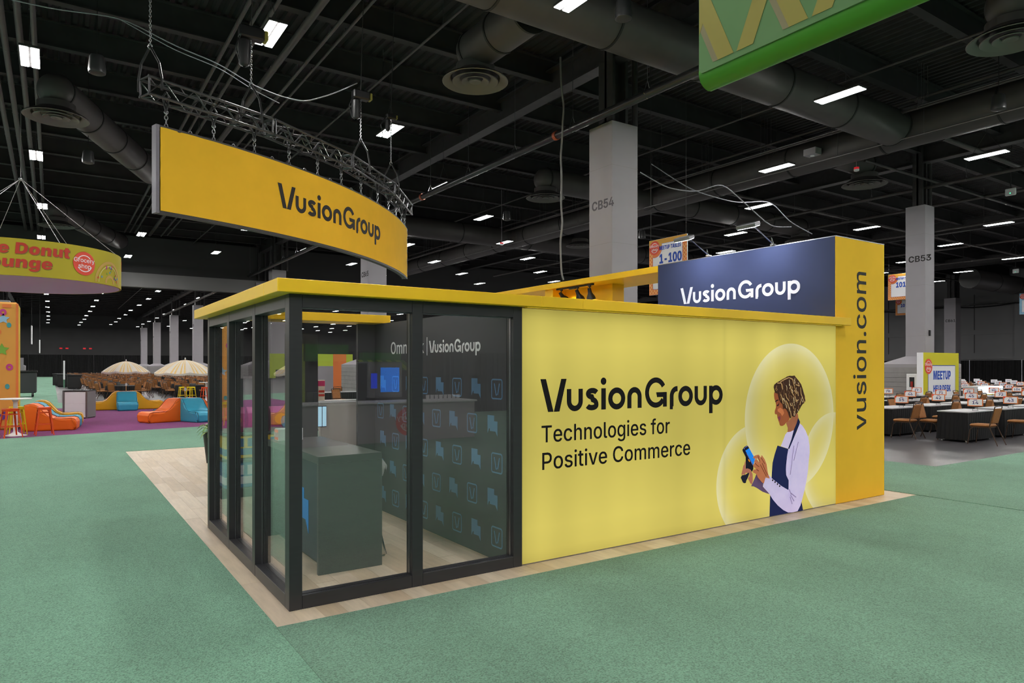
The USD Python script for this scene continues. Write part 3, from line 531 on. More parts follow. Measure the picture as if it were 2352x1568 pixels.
FIG={'apron':[6072,886,6291,829,6307,626,6386,256,6575,132,6610,8,5910,14,5923,292,5953,489,5961,582,5972,676,6014,779],
'far_sleeve':[5550,424,5622,519,5650,562,5788,445,5775,400,5806,374,5891,307,5915,289,5769,337,5659,394,5595,420],
'neck':[6247,1159,6307,1192,6467,1295,6498,1257,6508,1214,6477,1136,6417,1054,6336,1044,6277,1037,6283,1097],
'sweater_front':[6267,1044,6336,1046,6411,1064,6386,934,6297,829,6134,874,6188,952,6228,1016],
'sweater':[6532,1143,6590,1113,6662,1041,6718,958,6746,851,6752,751,6731,642,6714,519,6683,398,6641,279,6590,161,6549,80,6487,14,6386,10,6287,19,6188,61,6072,134,5976,215,5891,307,5806,374,5775,400,5788,445,5816,513,5881,489,5866,546,5900,529,5957,483,6053,426,6149,370,6293,304,6297,428,6247,498,6239,571,6247,642,6267,749,6291,829,6386,934,6467,1039],
'strap':[6498,1217,6538,1164,6524,1128,6467,1051,6386,934,6307,828,6283,832,6356,948,6407,1067,6467,1149],
'face':[5996,1555,5994,1521,6001,1477,6020,1442,6035,1403,6031,1364,6009,1321,6009,1292,6027,1279,6054,1280,6059,1256,6063,1236,6075,1221,6087,1191,6101,1171,6107,1146,6127,1131,6167,1128,6207,1141,6239,1164,6280,1178,6313,1211,6321,1260,6313,1360,6248,1485,6159,1557,6063,1568],
'hair':[5980,1623,5992,1652,6039,1676,6095,1695,6167,1721,6231,1740,6248,1750,6313,1762,6362,1759,6412,1764,6445,1736,6495,1700,6554,1649,6588,1588,6613,1532,6638,1486,6647,1430,6621,1405,6588,1391,6554,1362,6520,1323,6486,1289,6445,1270,6420,1231,6362,1244,6321,1215,6296,1246,6272,1297,6235,1338,6199,1349,6175,1340,6159,1404,6119,1425,6087,1465,6071,1514,6063,1539,6008,1550,5992,1589],
'eyebrow':[6012,1443,6039,1459,6079,1464,6081,1453,6039,1444,6030,1428],
'eye':[6043,1395,6075,1404,6096,1431,6088,1394,6063,1378],
'lip':[6061,1241,6107,1256,6119,1246,6117,1217,6091,1193,6075,1221],
'cheek':[6063,1344,6119,1361,6175,1335,6199,1290,6159,1252,6127,1287,6095,1303,6067,1314],
'near_hand':[5565,776,5586,790,5620,798,5669,802,5694,784,5711,760,5722,764,5725,790,5739,787,5789,737,5828,671,5835,640,5842,599,5860,548,5893,489,5810,512,5796,491,5775,440,5739,456,5704,486,5655,526,5638,558,5606,579,5568,591,5561,613,5579,627,5634,623,5648,626,5599,645,5572,665,5579,695,5599,703,5586,721,5599,742,5620,754,5606,762,5575,761],
'hand_gap':[5624,757,5655,757,5676,732,5694,706,5676,713,5648,738],
'far_hand':[5418,726,5432,746,5435,698,5428,649,5469,650,5517,635,5544,602,5565,574,5568,490,5551,448,5524,463,5476,529,5503,548,5510,587,5428,601,5425,577,5401,575,5394,588,5367,576,5354,588,5378,646,5391,689,5411,700],
'scanner':[5374,868,5374,885,5408,913,5452,927,5477,917,5606,759,5575,687,5575,634,5551,601,5517,635,5469,650,5432,650,5435,698,5432,790],
'scanner_handle':[5341,550,5361,574,5428,577,5489,598,5500,584,5476,542,5442,502,5438,480,5408,476,5381,488],
'scanner_edge':[5391,897,5452,926,5476,918,5411,900,5409,883,5575,687,5565,675],
'screen':[5421,869,5493,892,5606,759,5575,687],
'camera_bar':[5405,890,5469,918,5493,892,5421,869],
'orange_key':[5472,758,5489,759,5508,730,5496,726]}
FIGL={'hair_light':[[6288,1737,6354,1717,6378,1667,6395,1631],[6313,1623,6337,1553,6378,1512],[6215,1536,6231,1486,6280,1445],[6111,1528,6135,1488,6159,1414],[6528,1604,6537,1529,6571,1477,6604,1416],[6412,1491,6428,1431,6478,1450],[6428,1646,6503,1630],[6047,1671,6119,1670,6151,1596],[6215,1447,6256,1406,6288,1336],[6470,1550,6478,1505],[6354,1408,6378,1343],[6103,1685,6183,1714,6272,1737],[6395,1572,6445,1531],[6512,1388,6528,1428],[6313,1310,6329,1245],[6412,1341,6403,1292]],
'hand_line':[[5659,786,5676,745,5697,708],[5599,703,5648,668,5676,657],[5634,623,5669,604],[5704,677,5775,582,5817,529],[5739,692,5796,603,5839,541],[5718,764,5753,722,5789,683]],
'sleeve_fold':[[6386,862,6356,743,6336,623,6307,505],[6327,262,6427,203],[6317,239,6386,159],[6307,216,6346,127],[6287,314,6327,250],[6477,905,6427,786,6386,680]]}
BTN= [[5947, 464], [5995, 437], [6043, 407], [6089, 378]]
def pts(a): return [(a[i] / 1000, a[i + 1] / 1000) for i in range(0, len(a), 2)]
def fig_mat(name, rgb, e=.42, **kw): return mat('print_' + name, rgb, .8, spec=.1, emit=e, **kw)
C = dict(apron=(30, 38, 82), far_sleeve=(92, 72, 104), neck=(150, 92, 66), sweater_front=(196, 182, 214), sweater=(196, 184, 220), strap=(26, 32, 70), face=(146, 80, 50), hair=(66, 44, 34), eyebrow=(40, 24, 26), eye=(48, 26, 30), lip=(120, 52, 70), cheek=(186, 108, 68), near_hand=(178, 108, 74), far_hand=(168, 104, 86), scanner=(26, 26, 40), scanner_handle=(28, 30, 46), scanner_edge=(92, 100, 160), screen=(30, 130, 236), camera_bar=(30, 30, 40), orange_key=(250, 150, 20))
order = ['apron', 'far_sleeve', 'neck', 'sweater_front', 'sweater', 'strap', 'face', 'cheek', 'eyebrow', 'eye', 'lip', 'hair', 'far_hand', 'scanner_handle', 'scanner', 'scanner_edge', 'screen', 'camera_bar', 'orange_key', 'near_hand']
fig = None
for k, nm in enumerate(order):
    g = sg.Polygon(pts(FIG[nm])).buffer(0); bl = {'eye', 'eyebrow', 'orange_key', 'camera_bar'}
    if nm not in bl: g = g.buffer(.008).buffer(-.012).buffer(.004)
    if nm == 'near_hand': g = g.difference(sg.Polygon(pts(FIG['hand_gap'])))
    v = .10 if nm in ('sweater', 'face', 'near_hand', 'neck') else 0
    m = fig_mat(nm, C[nm], .30 if nm in ('apron', 'hair', 'scanner', 'strap') else .46, vary=v, vscale=5)
    if nm == 'hair': rh = random.Random(5); hb = g.bounds
    if fig is None: fig = t.part('person_print', MB().prism(g, (0, -.0022, 0), (1, 0, 0), (0, 0, 1), .001), m, 'printed woman in a navy apron looking at a hand-held scanner')
    else: t.part('printed_' + nm, MB().prism(g, (0, -.0022 - .0009 * k, 0), (1, 0, 0), (0, 0, 1), .0009), m, None, fig)
hg = sg.Polygon(pts(FIG['hair'])).buffer(-.012); hb = hg.bounds; rh = random.Random(5); curls = []
while len(curls) < 70:
    x, z = rh.uniform(hb[0], hb[2]), rh.uniform(hb[1], hb[3])
    if not hg.contains(sg.Point(x, z)): continue
    ln = rh.uniform(.03, .075); cv = rh.uniform(-.022, .022); curls.append(sg.LineString([(x, z), (x + cv + .008, z - ln * .5), (x + .02 * rh.random(), z - ln)]).buffer(rh.uniform(.0022, .005)))
for c_, nm_ in (((150, 112, 72), 0), ((206, 184, 146), 1), ((112, 78, 50), 2)): t.part('printed_curls', MB().prism(unary_union(curls[nm_::3]).intersection(hg), (0, -.0022 - .0186 - .0003 * nm_, 0), (1, 0, 0), (0, 0, 1), .0003), fig_mat(f'curl_{nm_}', c_), None, fig, kind='stuff')
def lines(nm, w, m, name, z): t.part(name, MB().prism(unary_union([sg.LineString(pts(a)).buffer(w, cap_style='round') for a in FIGL[nm]]), (0, -.0022 - z, 0), (1, 0, 0), (0, 0, 1), .0009), m, None, fig)
lines('hair_light', .0065, fig_mat('hair_lock', (178, 142, 96)), 'printed_hair_lock', .0195); lines('hand_line', .004, fig_mat('hand_line', (110, 58, 40)), 'printed_hand_line', .0195); lines('sleeve_fold', .006, fig_mat('fold', (140, 124, 164)), 'printed_sleeve_fold', .0195)
t.part('printed_button', MB().prism(unary_union([sg.Point(a[0] / 1000, a[1] / 1000).buffer(.012) for a in BTN]), (0, -.0217, 0), (1, 0, 0), (0, 0, 1), .0009), M_inkb, None, fig)

# ---- corner tower
TX0, TX1, TY1, TZ = 7.366, 8.614, 3.307, 3.655
t = T('corner_tower', 'tall square booth tower, yellow with vertical lettering in front and navy on its left side', 'tower', (7.99, 1.65, 0))
t.part('core', MB().box(TX0 + .012, TX1 - .012, .014, TY1, 0, TZ - .004), M_alu)
fp = t.part('front_panel', MB().box(TX0, TX1, 0, .012, .004, TZ, .004), M_yelfab); t.part('right_panel', MB().box(TX1 - .010, TX1, .0125, TY1, .004, TZ, .003), M_yelfab)
sp = t.part('side_panel', MB().box(TX0, TX0 + .010, .0125, TY1, .004, TZ, .003), M_navy, 'navy fabric panel'); t.part('top_cap', MB().box(TX0, TX1, 0, TY1, TZ + .0005, TZ + .012), M_alu)
g = text('vusion.com', .314, 500); b = g.bounds; g = sa.translate(sa.scale(g, 2.225 / (b[2] - b[0]), 1, origin=(0, 0)), 0, 0); b = g.bounds
t.part('lettering', MB().prism(sa.translate(g, -b[0], 0), (8.122, -.0005, .989), (0, 0, 1), (-1, 0, 0), .002), M_ink, None, fp)
t.part('lettering', MB().prism(sa.scale(WORD, 2.245 / 2.645, .272 / .318, origin=(0, 0)), (TX0 - .0005, 2.781, 2.932), (0, -1, 0), (0, 0, 1), .003), M_white, 'white company name on the navy side', sp)
M_spot = mat_emit('spot_lens', (236, 242, 255), SPOT_STRENGTH * 1.0); M_spotw = mat_emit('spot_lens_warm', (255, 222, 160), SPOT_STRENGTH * 1.4)
for k, y in enumerate((2.19, .985)):
    t = T('arm_light', f'silver arm floodlight clamped on top of the navy tower side, the {"far" if k == 0 else "near"} one', 'light', (TX0, y, TZ))
    hx, hz = TX0 - .50, 3.93
    t.part('clamp', MB().box(TX0 - .03, TX0 + .05, y - .03, y + .03, TZ + .0125, TZ + .04, .004).tube([(TX0 - .01, y - .02, TZ + .03), (TX0 - .03, y, TZ + .13), (TX0 - .01, y + .02, TZ + .03)], .008, 6), M_chrome)
    t.part('arm', MB().cyl((TX0 - .02, y, TZ + .05), (hx + .02, y, hz), .011, 10), M_chrome); t.part('joint', MB().ball((hx + .02, y, hz), .035, 2), M_chrome)
    R = roty(-.35); hd = t.part('head', MB().box(-.13, .02, -.16, .16, -.03, .03, .012).xf(R, (hx - .02, y, hz - .01)), M_alu); t.part('lens', MB().box(-.115, .005, -.145, .145, -.034, -.0305).xf(R, (hx - .02, y, hz - .01)), M_spot, None, hd)
# ---- high roof slab and wall block behind the tower, with its track lights
t = T('roof_slab', 'flat yellow roof beam running back from the corner tower', 'canopy', (7.95, 7.6, 3.6)); t.part('slab', MB().box(7.366, 8.53, TY1 + .001, 12.0, 3.54, 3.652, .003), M_yel)
t = T('wall_block', 'yellow wall block under the roof beam, washed by track lights', 'wall panel', (7.95, 5.8, 0)); t.part('block', MB().box(7.81, 8.12, 4.98, 6.47, 0, 3.539), M_yel); t.part('wall_return', MB().box(7.45, 8.12, 6.4705, 6.75, 0, 3.539), M_yel)
for y in (9.0, 11.9): t.part('block', MB().box(7.81, 8.12, y - .4, y, 0, 3.539), M_yel)
t = T('track_light', 'black three-lamp track under the yellow roof beam', 'light', (7.47, 5.8, 3.54))
t.part('track', MB().box(7.452, 7.488, 5.16, 6.36, 3.505, 3.5395, .003), M_blackpl); t.part('feed_box', MB().box(7.44, 7.50, 5.72, 5.92, 3.48, 3.5045, .004), M_blackpl)
for k, y in enumerate((6.2, 5.66, 5.28)):
    R = roty((-.75, -.5, -.25)[k]); o = np.array([7.47, y, 3.40])
    h = t.part('lamp_head', MB().lathe([(.0, .06), (.035, .055), (.038, 0), (.045, -.05), (.085, -.12), (.095, -.18), (.088, -.18), (.078, -.125), (0, -.06)], n=20).xf(R, o), M_blackpl, smooth=40)
    t.part('stem', MB().cyl((7.47, y, 3.51), o + [0, 0, .02], .012, 8).box(7.455, 7.485, y - .03, y + .03, 3.48, 3.506), M_blackpl)
    t.part('bulb', MB().lathe([(0, -.10), (.06, -.125)], n=16).xf(R, o), M_spotw, None, h)
# ================================================================ overhead: the booth's banner, its truss and rigging
BC = np.array([-3.98, 21.49]); BR = 13.7; TH0 = math.radians(-72.72); BL = 9.97; BZ0, BZ1 = 4.67, 6.18
def on_arc(s, z=0.0, off=0.0):
    th = TH0 + np.asarray(s, float) / BR; r = BR + np.asarray(off, float)
    return np.stack([BC[0] + r * np.cos(th), BC[1] + r * np.sin(th), np.broadcast_to(np.asarray(z, float), th.shape)], -1)
def arc_shell(s0, s1, z0, z1, o0, o1, n=40, wr=None):
    s = np.linspace(s0, s1, n); V, F = [], []
    nz = 2 if wr is None else 10; Z = np.linspace(z0, z1, nz); idx = lambda i, k, b: (b * nz + k) * n + i
    for b, o in ((0, o0), (1, o1)):
        for z in Z: V.append(on_arc(s, z, o + (wr(s, z) if wr is not None and b else 0)))
    for i in range(n - 1):
        for k in range(nz - 1): F += [(idx(i, k, 1), idx(i + 1, k, 1), idx(i + 1, k + 1, 1), idx(i, k + 1, 1)), (idx(i + 1, k, 0), idx(i, k, 0), idx(i, k + 1, 0), idx(i + 1, k + 1, 0))]
        F += [(idx(i, 0, 0), idx(i + 1, 0, 0), idx(i + 1, 0, 1), idx(i, 0, 1)), (idx(i, nz - 1, 1), idx(i + 1, nz - 1, 1), idx(i + 1, nz - 1, 0), idx(i, nz - 1, 0))]
    for i, fl in ((0, 1), (n - 1, 0)):
        for k in range(nz - 1): q = (idx(i, k, 0), idx(i, k, 1), idx(i, k + 1, 1), idx(i, k + 1, 0)); F.append(q[::-1] if fl == 0 else q)
    return MB().add(np.vstack(V), F)
t = T('hanging_banner', 'long curved yellow fabric banner with black company name hanging over the booth', 'banner', (3.9, 10.2, BZ0))
wr = lambda s, z: .012 * np.exp(-s / 1.0) * np.sin((s * .9 + (z - BZ0) * 1.1) * 15) + .010 * np.exp(-(BL - s) / .8) * np.sin((s - (z - BZ0) * 1.2) * 16)
t.part('fabric', arc_shell(.02, BL - .01, BZ0 + .005, BZ1 - .005, -.03, .0, 120, wr), M_yelfab, smooth=30)
t.part('back_panel', arc_shell(.02, BL - .01, BZ0 + .03, BZ1 - .03, -.13, -.11, 60), M_blackpl)
for z, nm in ((BZ0 - .045, 'bottom_rail'), (BZ1 - .02, 'top_rail')): t.part(nm, arc_shell(-.0, BL, z, z + .05, -.14, -.006, 60), M_steel_dark)
M_chan = mat('channel_grey', (112, 110, 118), .4, metal=.6)
for s0 in (-.06, BL - .005): t.part('end_channel', arc_shell(s0, s0 + .06, BZ0 - .04, BZ1 + .03, -.17, .0, 3), M_chan)
logo = sa.scale(WORD, 4.18 / 2.645, .505 / .318, origin=(0, 0))
for g in sorted(logo.geoms, key=lambda g: g.bounds[0]): t.part('letter', MB().bend(g, lambda x, y, d: on_arc(2.53 + x, 5.232 + y, .004 + d), .004), M_ink, 'black letter of the company name')
# box truss in four straight lengths above the banner
tr = T('lighting_truss', 'black box truss bowed over the banner on chain hoists', 'truss', (3.9, 10.2, 6.6)); M_truss = mat('truss_tube', (92, 92, 95), .32, metal=.85)
TZ0, TS = 6.66, .305; nb = 0
knots = np.linspace(-.28, BL + .1, 5); KP = [on_arc(s, 0)[:2] for s in knots]
for k in range(4):
    p, q = KP[k], KP[k + 1]; d = (q - p) / np.linalg.norm(q - p); nn = np.array([d[1], -d[0]]); L = np.linalg.norm(q - p); p, q = p + d * .01, q - d * .01; L -= .02
    cr = lambda a, i: np.r_[p + d * a + nn * TS / 2 * (1, 1, -1, -1)[i], TZ0 + TS * (0, 1, 1, 0)[i]]
    for i in range(4): tr.part('chord', MB().cyl(cr(0, i), cr(L, i), .025, 10), M_truss)
    m = 9; st = L / m
    for i in range(4):
        j = (i + 1) % 4
        for a in range(m):
            u, w = (i, j) if a % 2 == 0 else (j, i); tr.part('brace', MB().cyl(cr(a * st, u), cr((a + 1) * st, w), .011, 6), M_truss); nb += 1
    for a in (0.02, L - .02):
        for i in range(4): tr.part('end_strut', MB().cyl(cr(a, i), cr(a, (i + 1) % 4), .018, 8), M_truss)
def chain_mesh(p, q, link=.055, r=.007, w=.017):
    p, q = np.array(p, float), np.array(q, float); L = np.linalg.norm(q - p); d = (q - p) / L; u, v, _ = basis(d); n = max(2, int(L / (link * .72))); m = MB()
    a = np.linspace(0, 2 * np.pi, 9)[:-1]
    for k in range(n):
        c = p + d * (k + .5) * L / n; s = u if k % 2 else v; m.tube([c + d * link / 2 * math.cos(x) + s * w * math.sin(x) for x in a], r, 4, closed=True)
    return m
M_chain = mat('chain_steel', (170, 170, 174), .3, metal=1.0)
for k, s in enumerate((.15, 1.07, 1.99, 2.92, 3.83, 4.75, 5.69, 6.71, 7.6, 8.4, 9.2, 9.85)):
    c = on_arc(s, 0, -.07); t = T('banner_chain', f'short steel chain between truss and banner, {ORD[k]} from the left end of the banner', 'chain', (c[0], c[1], BZ1), group='chains holding the banner')
    t.part('chain', chain_mesh((c[0], c[1], BZ1 + .02), (c[0], c[1], TZ0 - .16), .085, .010, .026), M_chain); t.part('strap', MB().tube([(c[0], c[1], TZ0 - .17), (c[0] + .05, c[1] - .03, TZ0 + .1), (c[0], c[1], TZ0 + .20), (c[0] - .05, c[1] + .03, TZ0 + .1), (c[0], c[1], TZ0 - .17)], .018, 6), M_blackpl)
    t.part('shackle', MB().tube([(c[0] + .03 * math.cos(a), c[1], TZ0 - .17 + .035 * math.sin(a)) for a in np.linspace(0, 2 * np.pi, 11)[:-1]], .009, 6, closed=True), M_chain)
for k, s in enumerate((.6, 1.5, 2.45, 3.4, 4.3, 5.2, 6.2, 7.15, 8.0)):
    c = on_arc(s, BZ1, -.07); tr.part('banner_hook', MB().tube([(c[0] + .03 * math.cos(a), c[1] + .03 * math.sin(a) * .3, BZ1 + .05 + .04 * math.sin(a)) for a in np.linspace(0, 2 * np.pi, 11)[:-1]], .008, 6, closed=True), M_chain)
for k, (s, zb, nm) in enumerate(((-.16, 12.03, 'far left'), (1.86, 8.45, 'left of centre'), (5.55, 8.55, 'right of centre'), (7.59, 8.78, 'far right'))):
    c = on_arc(s, 0); x, y = c[0], c[1]; t = T('chain_hoist', f'black chain hoist lifting the banner truss, {nm} of four', 'hoist', (x, y, 7.4))
    t.part('chain', chain_mesh((x, y, 7.55), (x, y, zb), .06, .0075, .017), M_chain)
    for a in (-1, 1): t.part('sling', MB().tube([(x, y, 7.55), (x + .13 * a, y - .11 * a, 7.25), (x + .17 * a, y - .15 * a, TZ0 + TS), (x + .17 * a, y - .15 * a, TZ0 + .1)], .022, 6), M_blackpl)
    t.part('hook', MB().tube([(x + .035 * math.cos(q), y, 7.55 + .05 * math.sin(q)) for q in np.linspace(0, 5, 9)], .010, 6), M_chain)
    if k:
        w = (0, 1.0, .9, .6)[k]
        mo = t.part('motor', MB().box(x - .24 * w, x + .24 * w, y - .12 * w, y + .12 * w, zb, zb + .24 * w, .03), M_blackpl); t.part('motor_end', MB().box(x + .24 * w, x + .31 * w, y - .10 * w, y + .10 * w, zb + .02, zb + .21 * w, .01), mat('hoist_plate', (150, 140, 60), .5), None, mo)
        t.part('chain_bag', MB().lathe([(.03, 0), (.11 * w, .04), (.13 * w, .5 * w), (.12 * w, .52 * w)], (x - .12 * w, y + .05, zb - .55 * w), 12), M_blackpl, smooth=True)
        t.part('suspension', MB().cyl((x, y, zb + .24 * w), (x + .1, y, 12.04), .012, 6), M_steel_dark); t.part('cable', MB().tube([(x - .2 * w, y, zb + .1), (x - .3, y, zb - .2), (x - .22, y + .05, zb - .45), (x - .1, y + .1, zb - .3)], .012, 6), M_blackpl)
def cable(pts, r, label, m=M_col, n=6, grp=None):
    P = np.array(pts, float); tt = np.linspace(0, 1, len(P)); q = np.linspace(0, 1, len(P) * 5); from_ = [np.interp(q, tt, P[:, k]) for k in range(3)]; Q = np.stack(from_, 1)
    for _ in range(3): Q[1:-1] = (Q[:-2] + 2 * Q[1:-1] + Q[2:]) / 4
    return one('cable', MB().tube(Q, r, n), m, label, 'cable', grp)
M_cable = mat('cable_grey', (150, 150, 160), .5)
cable([(-2.42, 12.73, 9.68), (-2.04, 12.47, 9.56), (-1.43, 12.07, 9.41), (-.28, 11.3, 9.24), (.63, 10.69, 8.65), (1.4, 10.18, 8.28), (2.01, 9.77, 7.82), (2.47, 9.46, 7.59), (2.92, 9.15, 7.45), (3.42, 8.82, 7.63), (4.6, 10.5, 8.7)], .012, 'thin grey power cable sagging across the ceiling to the truss hoists', M_cable)
cable([(-.28, 11.35, 9.20), (.63, 10.74, 8.58), (1.45, 10.22, 8.2), (2.05, 9.8, 7.72), (2.6, 9.9, 7.6)], .010, 'second grey cable running just under the sagging power cable', M_cable)
rc = random.Random(8)
cable([(10.85 + rc.uniform(-.05, .05), 10.5 + rc.uniform(-.05, .05), z) for z in np.linspace(10.9, 4.6, 14)] + [(10.9, 10.5, 4.4)], .028, 'thick twisted grey cord hanging straight down left of column CB54', mat('cord_grey', (122, 120, 120), .6))
cable([(12.9, 9.4, 7.6), (13.6, 9.0, 7.15), (14.4, 8.6, 7.05), (15.1, 8.2, 7.35), (15.9, 7.9, 6.7), (16.6, 7.6, 6.1), (17.3, 7.4, 6.15)], .016, 'pale cable drooping right of column CB54', M_cable)
cable([(17.0, 13.0, 9.4), (18.5, 12.4, 8.5), (20.2, 11.7, 8.1), (21.6, 11.2, 8.3), (22.4, 10.9, 7.5), (23.4, 10.6, 7.1)], .018, 'pale cable looped under the ceiling above the hanging table sign', M_cable)

# ---------------------------------------------------------------- ventilation
M_vane = mat('diffuser_grey', (104, 101, 97), .55)
def diffuser(label, x, y, z=9.3, R=.86):
    t = T('ceiling_diffuser', label, 'vent', (x, y, z), local=True); k = R / .86
    rings = [[(.86, .0), (.84, -.015), (.66, .07), (.64, .10), (.66, .10), (.83, .015)], [(.60, .0), (.585, -.015), (.42, .06), (.40, .09), (.42, .09), (.575, .015)], [(.36, .0), (.345, -.015), (.22, .05), (.20, .08), (.22, .08), (.335, .015)], [(.16, .01), (.15, -.01), (.06, .015), (0, .02), (0, .05), (.15, .03)]]
    for r in rings: t.part('ring', MB().lathe([(a * k, b * k) for a, b in r + r[:1]], n=40), M_vane, smooth=40)
    t.part('hood', MB().lathe([(.84 * k, .03), (.62 * k, .16), (.5 * k, .24), (.5 * k, .42)], n=32), M_duct, smooth=40); t.part('throat', MB().lathe([(0, .15), (.6 * k, .15)], n=32), M_blackpl); return t
for x, y, lab in ((7.67, 10.1, 'round grey ceiling diffuser hanging near the top centre beside the big duct'), (16.6, 1.35, 'round ceiling diffuser cut by the upper right edge of the view'), (16.6, 19.05, 'round ceiling diffuser seen just left of column CB54'), (26.1, 10.0, 'round ceiling diffuser above the navy tower towards the right'), (35.4, 19.05, 'far round diffuser just above the top edge of the navy panel'), (-1.4, 19.3, 'large round diffuser at the upper left under a slanting duct'), (-1.3, 38.3, 'round diffuser above the donut lounge ring at the left'), (25.6, 27.6, 'distant round diffuser left of column CB54 low in the ceiling')): diffuser(lab, x, y)
def duct(label, path, r, joint=2.4, ends=None):
    ends = [np.array(e, float) for e in ends] if ends else None
    path = [np.array(p, float) for p in path]; t = T('air_duct', label, 'duct', path[0]); body = MB(); J = []
    for p, q in zip(path[:-1], path[1:]):
        L = np.linalg.norm(q - p); d = (q - p) / L
        n = max(1, round(L / joint)); t.part('duct_length', MB().cyl(p, q, r, 32), M_duct, smooth=40)
        for k in range(n + 1): t.part('duct_joint', MB().cyl(p + d * (L * k / n - .03), p + d * (L * k / n + .03), r + .022, 32), M_ductseam, smooth=40)
    for p in (ends if ends is not None else []): t.part('elbow', MB().ball(p, r * 1.0, 3), M_duct, smooth=True)
    return t
duct('huge dark round duct crossing the top of the hall from left to right', [(3.0, 7.05, 10.1), (22.6, 7.05, 10.1)], .60, 3.2)
duct('short branch duct turning down to the diffuser near the top centre', [(7.67, 7.66, 10.1), (7.67, 10.1, 10.1)], .50, 1.2, ends=[(7.67, 10.1, 10.1)])
duct('slanting round duct running down behind the banner from the upper left diffuser', [(-1.4, 19.3, 10.1), (2.0, 27.4, 10.1)], .50, ends=[(-1.4, 19.3, 10.1)])
duct('slanting duct above the donut lounge ring', [(-1.3, 38.3, 10.1), (2.2, 46.6, 10.1)], .50, ends=[(-1.3, 38.3, 10.1)])
duct('wide duct along the hall high on the right', [(23.3, -18, 10.1), (23.3, 48, 10.1)], .60, 3.6)
duct('cross duct running right from behind column CB54', [(16.6, 19.05, 10.1), (35.4, 19.05, 10.1)], .52, 3.0, ends=[(16.6, 19.05, 10.1), (35.4, 19.05, 10.1)])
duct('dark duct far right close to the grey wall', [(62, 21, 9.2), (79, 21, 9.2)], .8, 4)
duct('short duct ahead of the green hanging sign at the upper right corner', [(16.6, 1.35, 10.1), (22.7, 1.35, 10.1)], .5, ends=[(16.6, 1.35, 10.1)])
duct('duct dropping to the diffuser above the navy tower', [(26.1, 10.0, 10.1), (23.9, 10.0, 10.1)], .45, ends=[(26.1, 10.0, 10.1)])
duct('faint round duct crossing far behind the banner', [(4, 31.5, 10.1), (60, 31.5, 10.1)], .6, 5)
def pipe(label, p, q, r, m=M_steel_dark, hang=4.5, coup=None):
    p, q = np.array(p, float), np.array(q, float); t = T('ceiling_pipe', label, 'pipe', p); L = np.linalg.norm(q - p); d = (q - p) / L
    t.part('pipe_run', MB().cyl(p, q, r, 12), m, smooth=40)
    for k in range(1, int(L / hang)):
        c = p + d * k * hang
        if np.hypot(*(c[:2] - EYE[:2])) < 60: t.part('hanger', MB().tube([c + [0, 0, r * 3], c + np.cross(d, [0, 0, 1]) * r * 1.15, c - [0, 0, r * 1.12], c - np.cross(d, [0, 0, 1]) * r * 1.15, c + [0, 0, r * 3], c + [0, 0, 11.9 - c[2]]], max(.006, r * .07), 5), M_chain)
    for c in coup or []: t.part('coupling', MB().cyl(p + d * (c - p[1] - .06), p + d * (c - p[1] + .06), r * 1.18, 14), mat('coupling_orange', (176, 84, 52), .5))
M_pipe = mat('pipe_black_gloss', (60, 60, 62), .25, metal=.5)
pipe('thick glossy black sprinkler pipe with orange couplings passing in front of column CB54', (11.25, -20, 8.9), (11.25, 100, 8.9), .115, M_pipe, 3.05, [11.3, 20.4, 29.5])
for k, (x, z, r) in enumerate(((-2.95, 10.95, .085), (-2.6, 10.95, .085), (-2.25, 10.97, .085), (-1.92, 10.95, .07))): pipe(f'grey conduit of the four-pipe bundle at the far left, {("first", "second", "third", "fourth")[k]} from the left', (x, -5, z), (x, 90, z), r, M_duct, 3.0)
for k, (x, z, r) in enumerate(((4.1, 10.95, .10), (4.8, 10.95, .05), (5.2, 11.05, .04), (3.2, 11.0, .055), (2.9, 11.0, .045), (2.6, 11.0, .055))): pipe(f'dark ceiling pipe running away above the banner, {("thickest", "slender middle", "thin right-hand", "left pair outer", "left pair inner", "leftmost")[k]} one', (x, -5, z), (x, 48, z), r, M_duct, 3.0)
for k, (x, z, r) in enumerate(((22.1, 10.35, .04), (22.35, 10.5, .03), (22.5, 9.6, .025), (22.75, 10.9, .05))): pipe(f'thin conduit strapped along the wide right-hand duct, {("first", "second", "third", "fourth")[k]} from its left side', (x, -12, z), (x, 46, z), r, mat('conduit_bright', (140, 138, 138), .35, metal=.8) if k in (1, 2) else M_duct, 3.0)
for k, (y, z, r) in enumerate(((6.3, 9.9, .09), (9.1, 9.8, .05), (15.6, 9.9, .06), (24.5, 9.8, .07))): pipe(f'cross pipe under the roof on the right, {("nearest", "second nearest", "third", "farthest")[k]}', (24.5, y, z), (70, y, z), r, M_duct, 4)
for k, x in enumerate((30.3, 34.7, 42, 50, 58)): pipe(f'pipe running along the hall far to the right, {("first", "second", "third", "fourth", "fifth")[k]} from the tower', (x, -8, 9.7 + .1 * k), (x, 45, 9.7 + .1 * k), .07, M_duct, 4)
for k, x in enumerate((-6.2, 7.2, 14.9, 19.6)): pipe(f'slim sprinkler line along the ceiling, {("far left", "over the booth", "right of column CB54", "left of the wide duct")[k]}', (x, -5, 11.0), (x, 120, 11.0), .035, M_duct, 4)

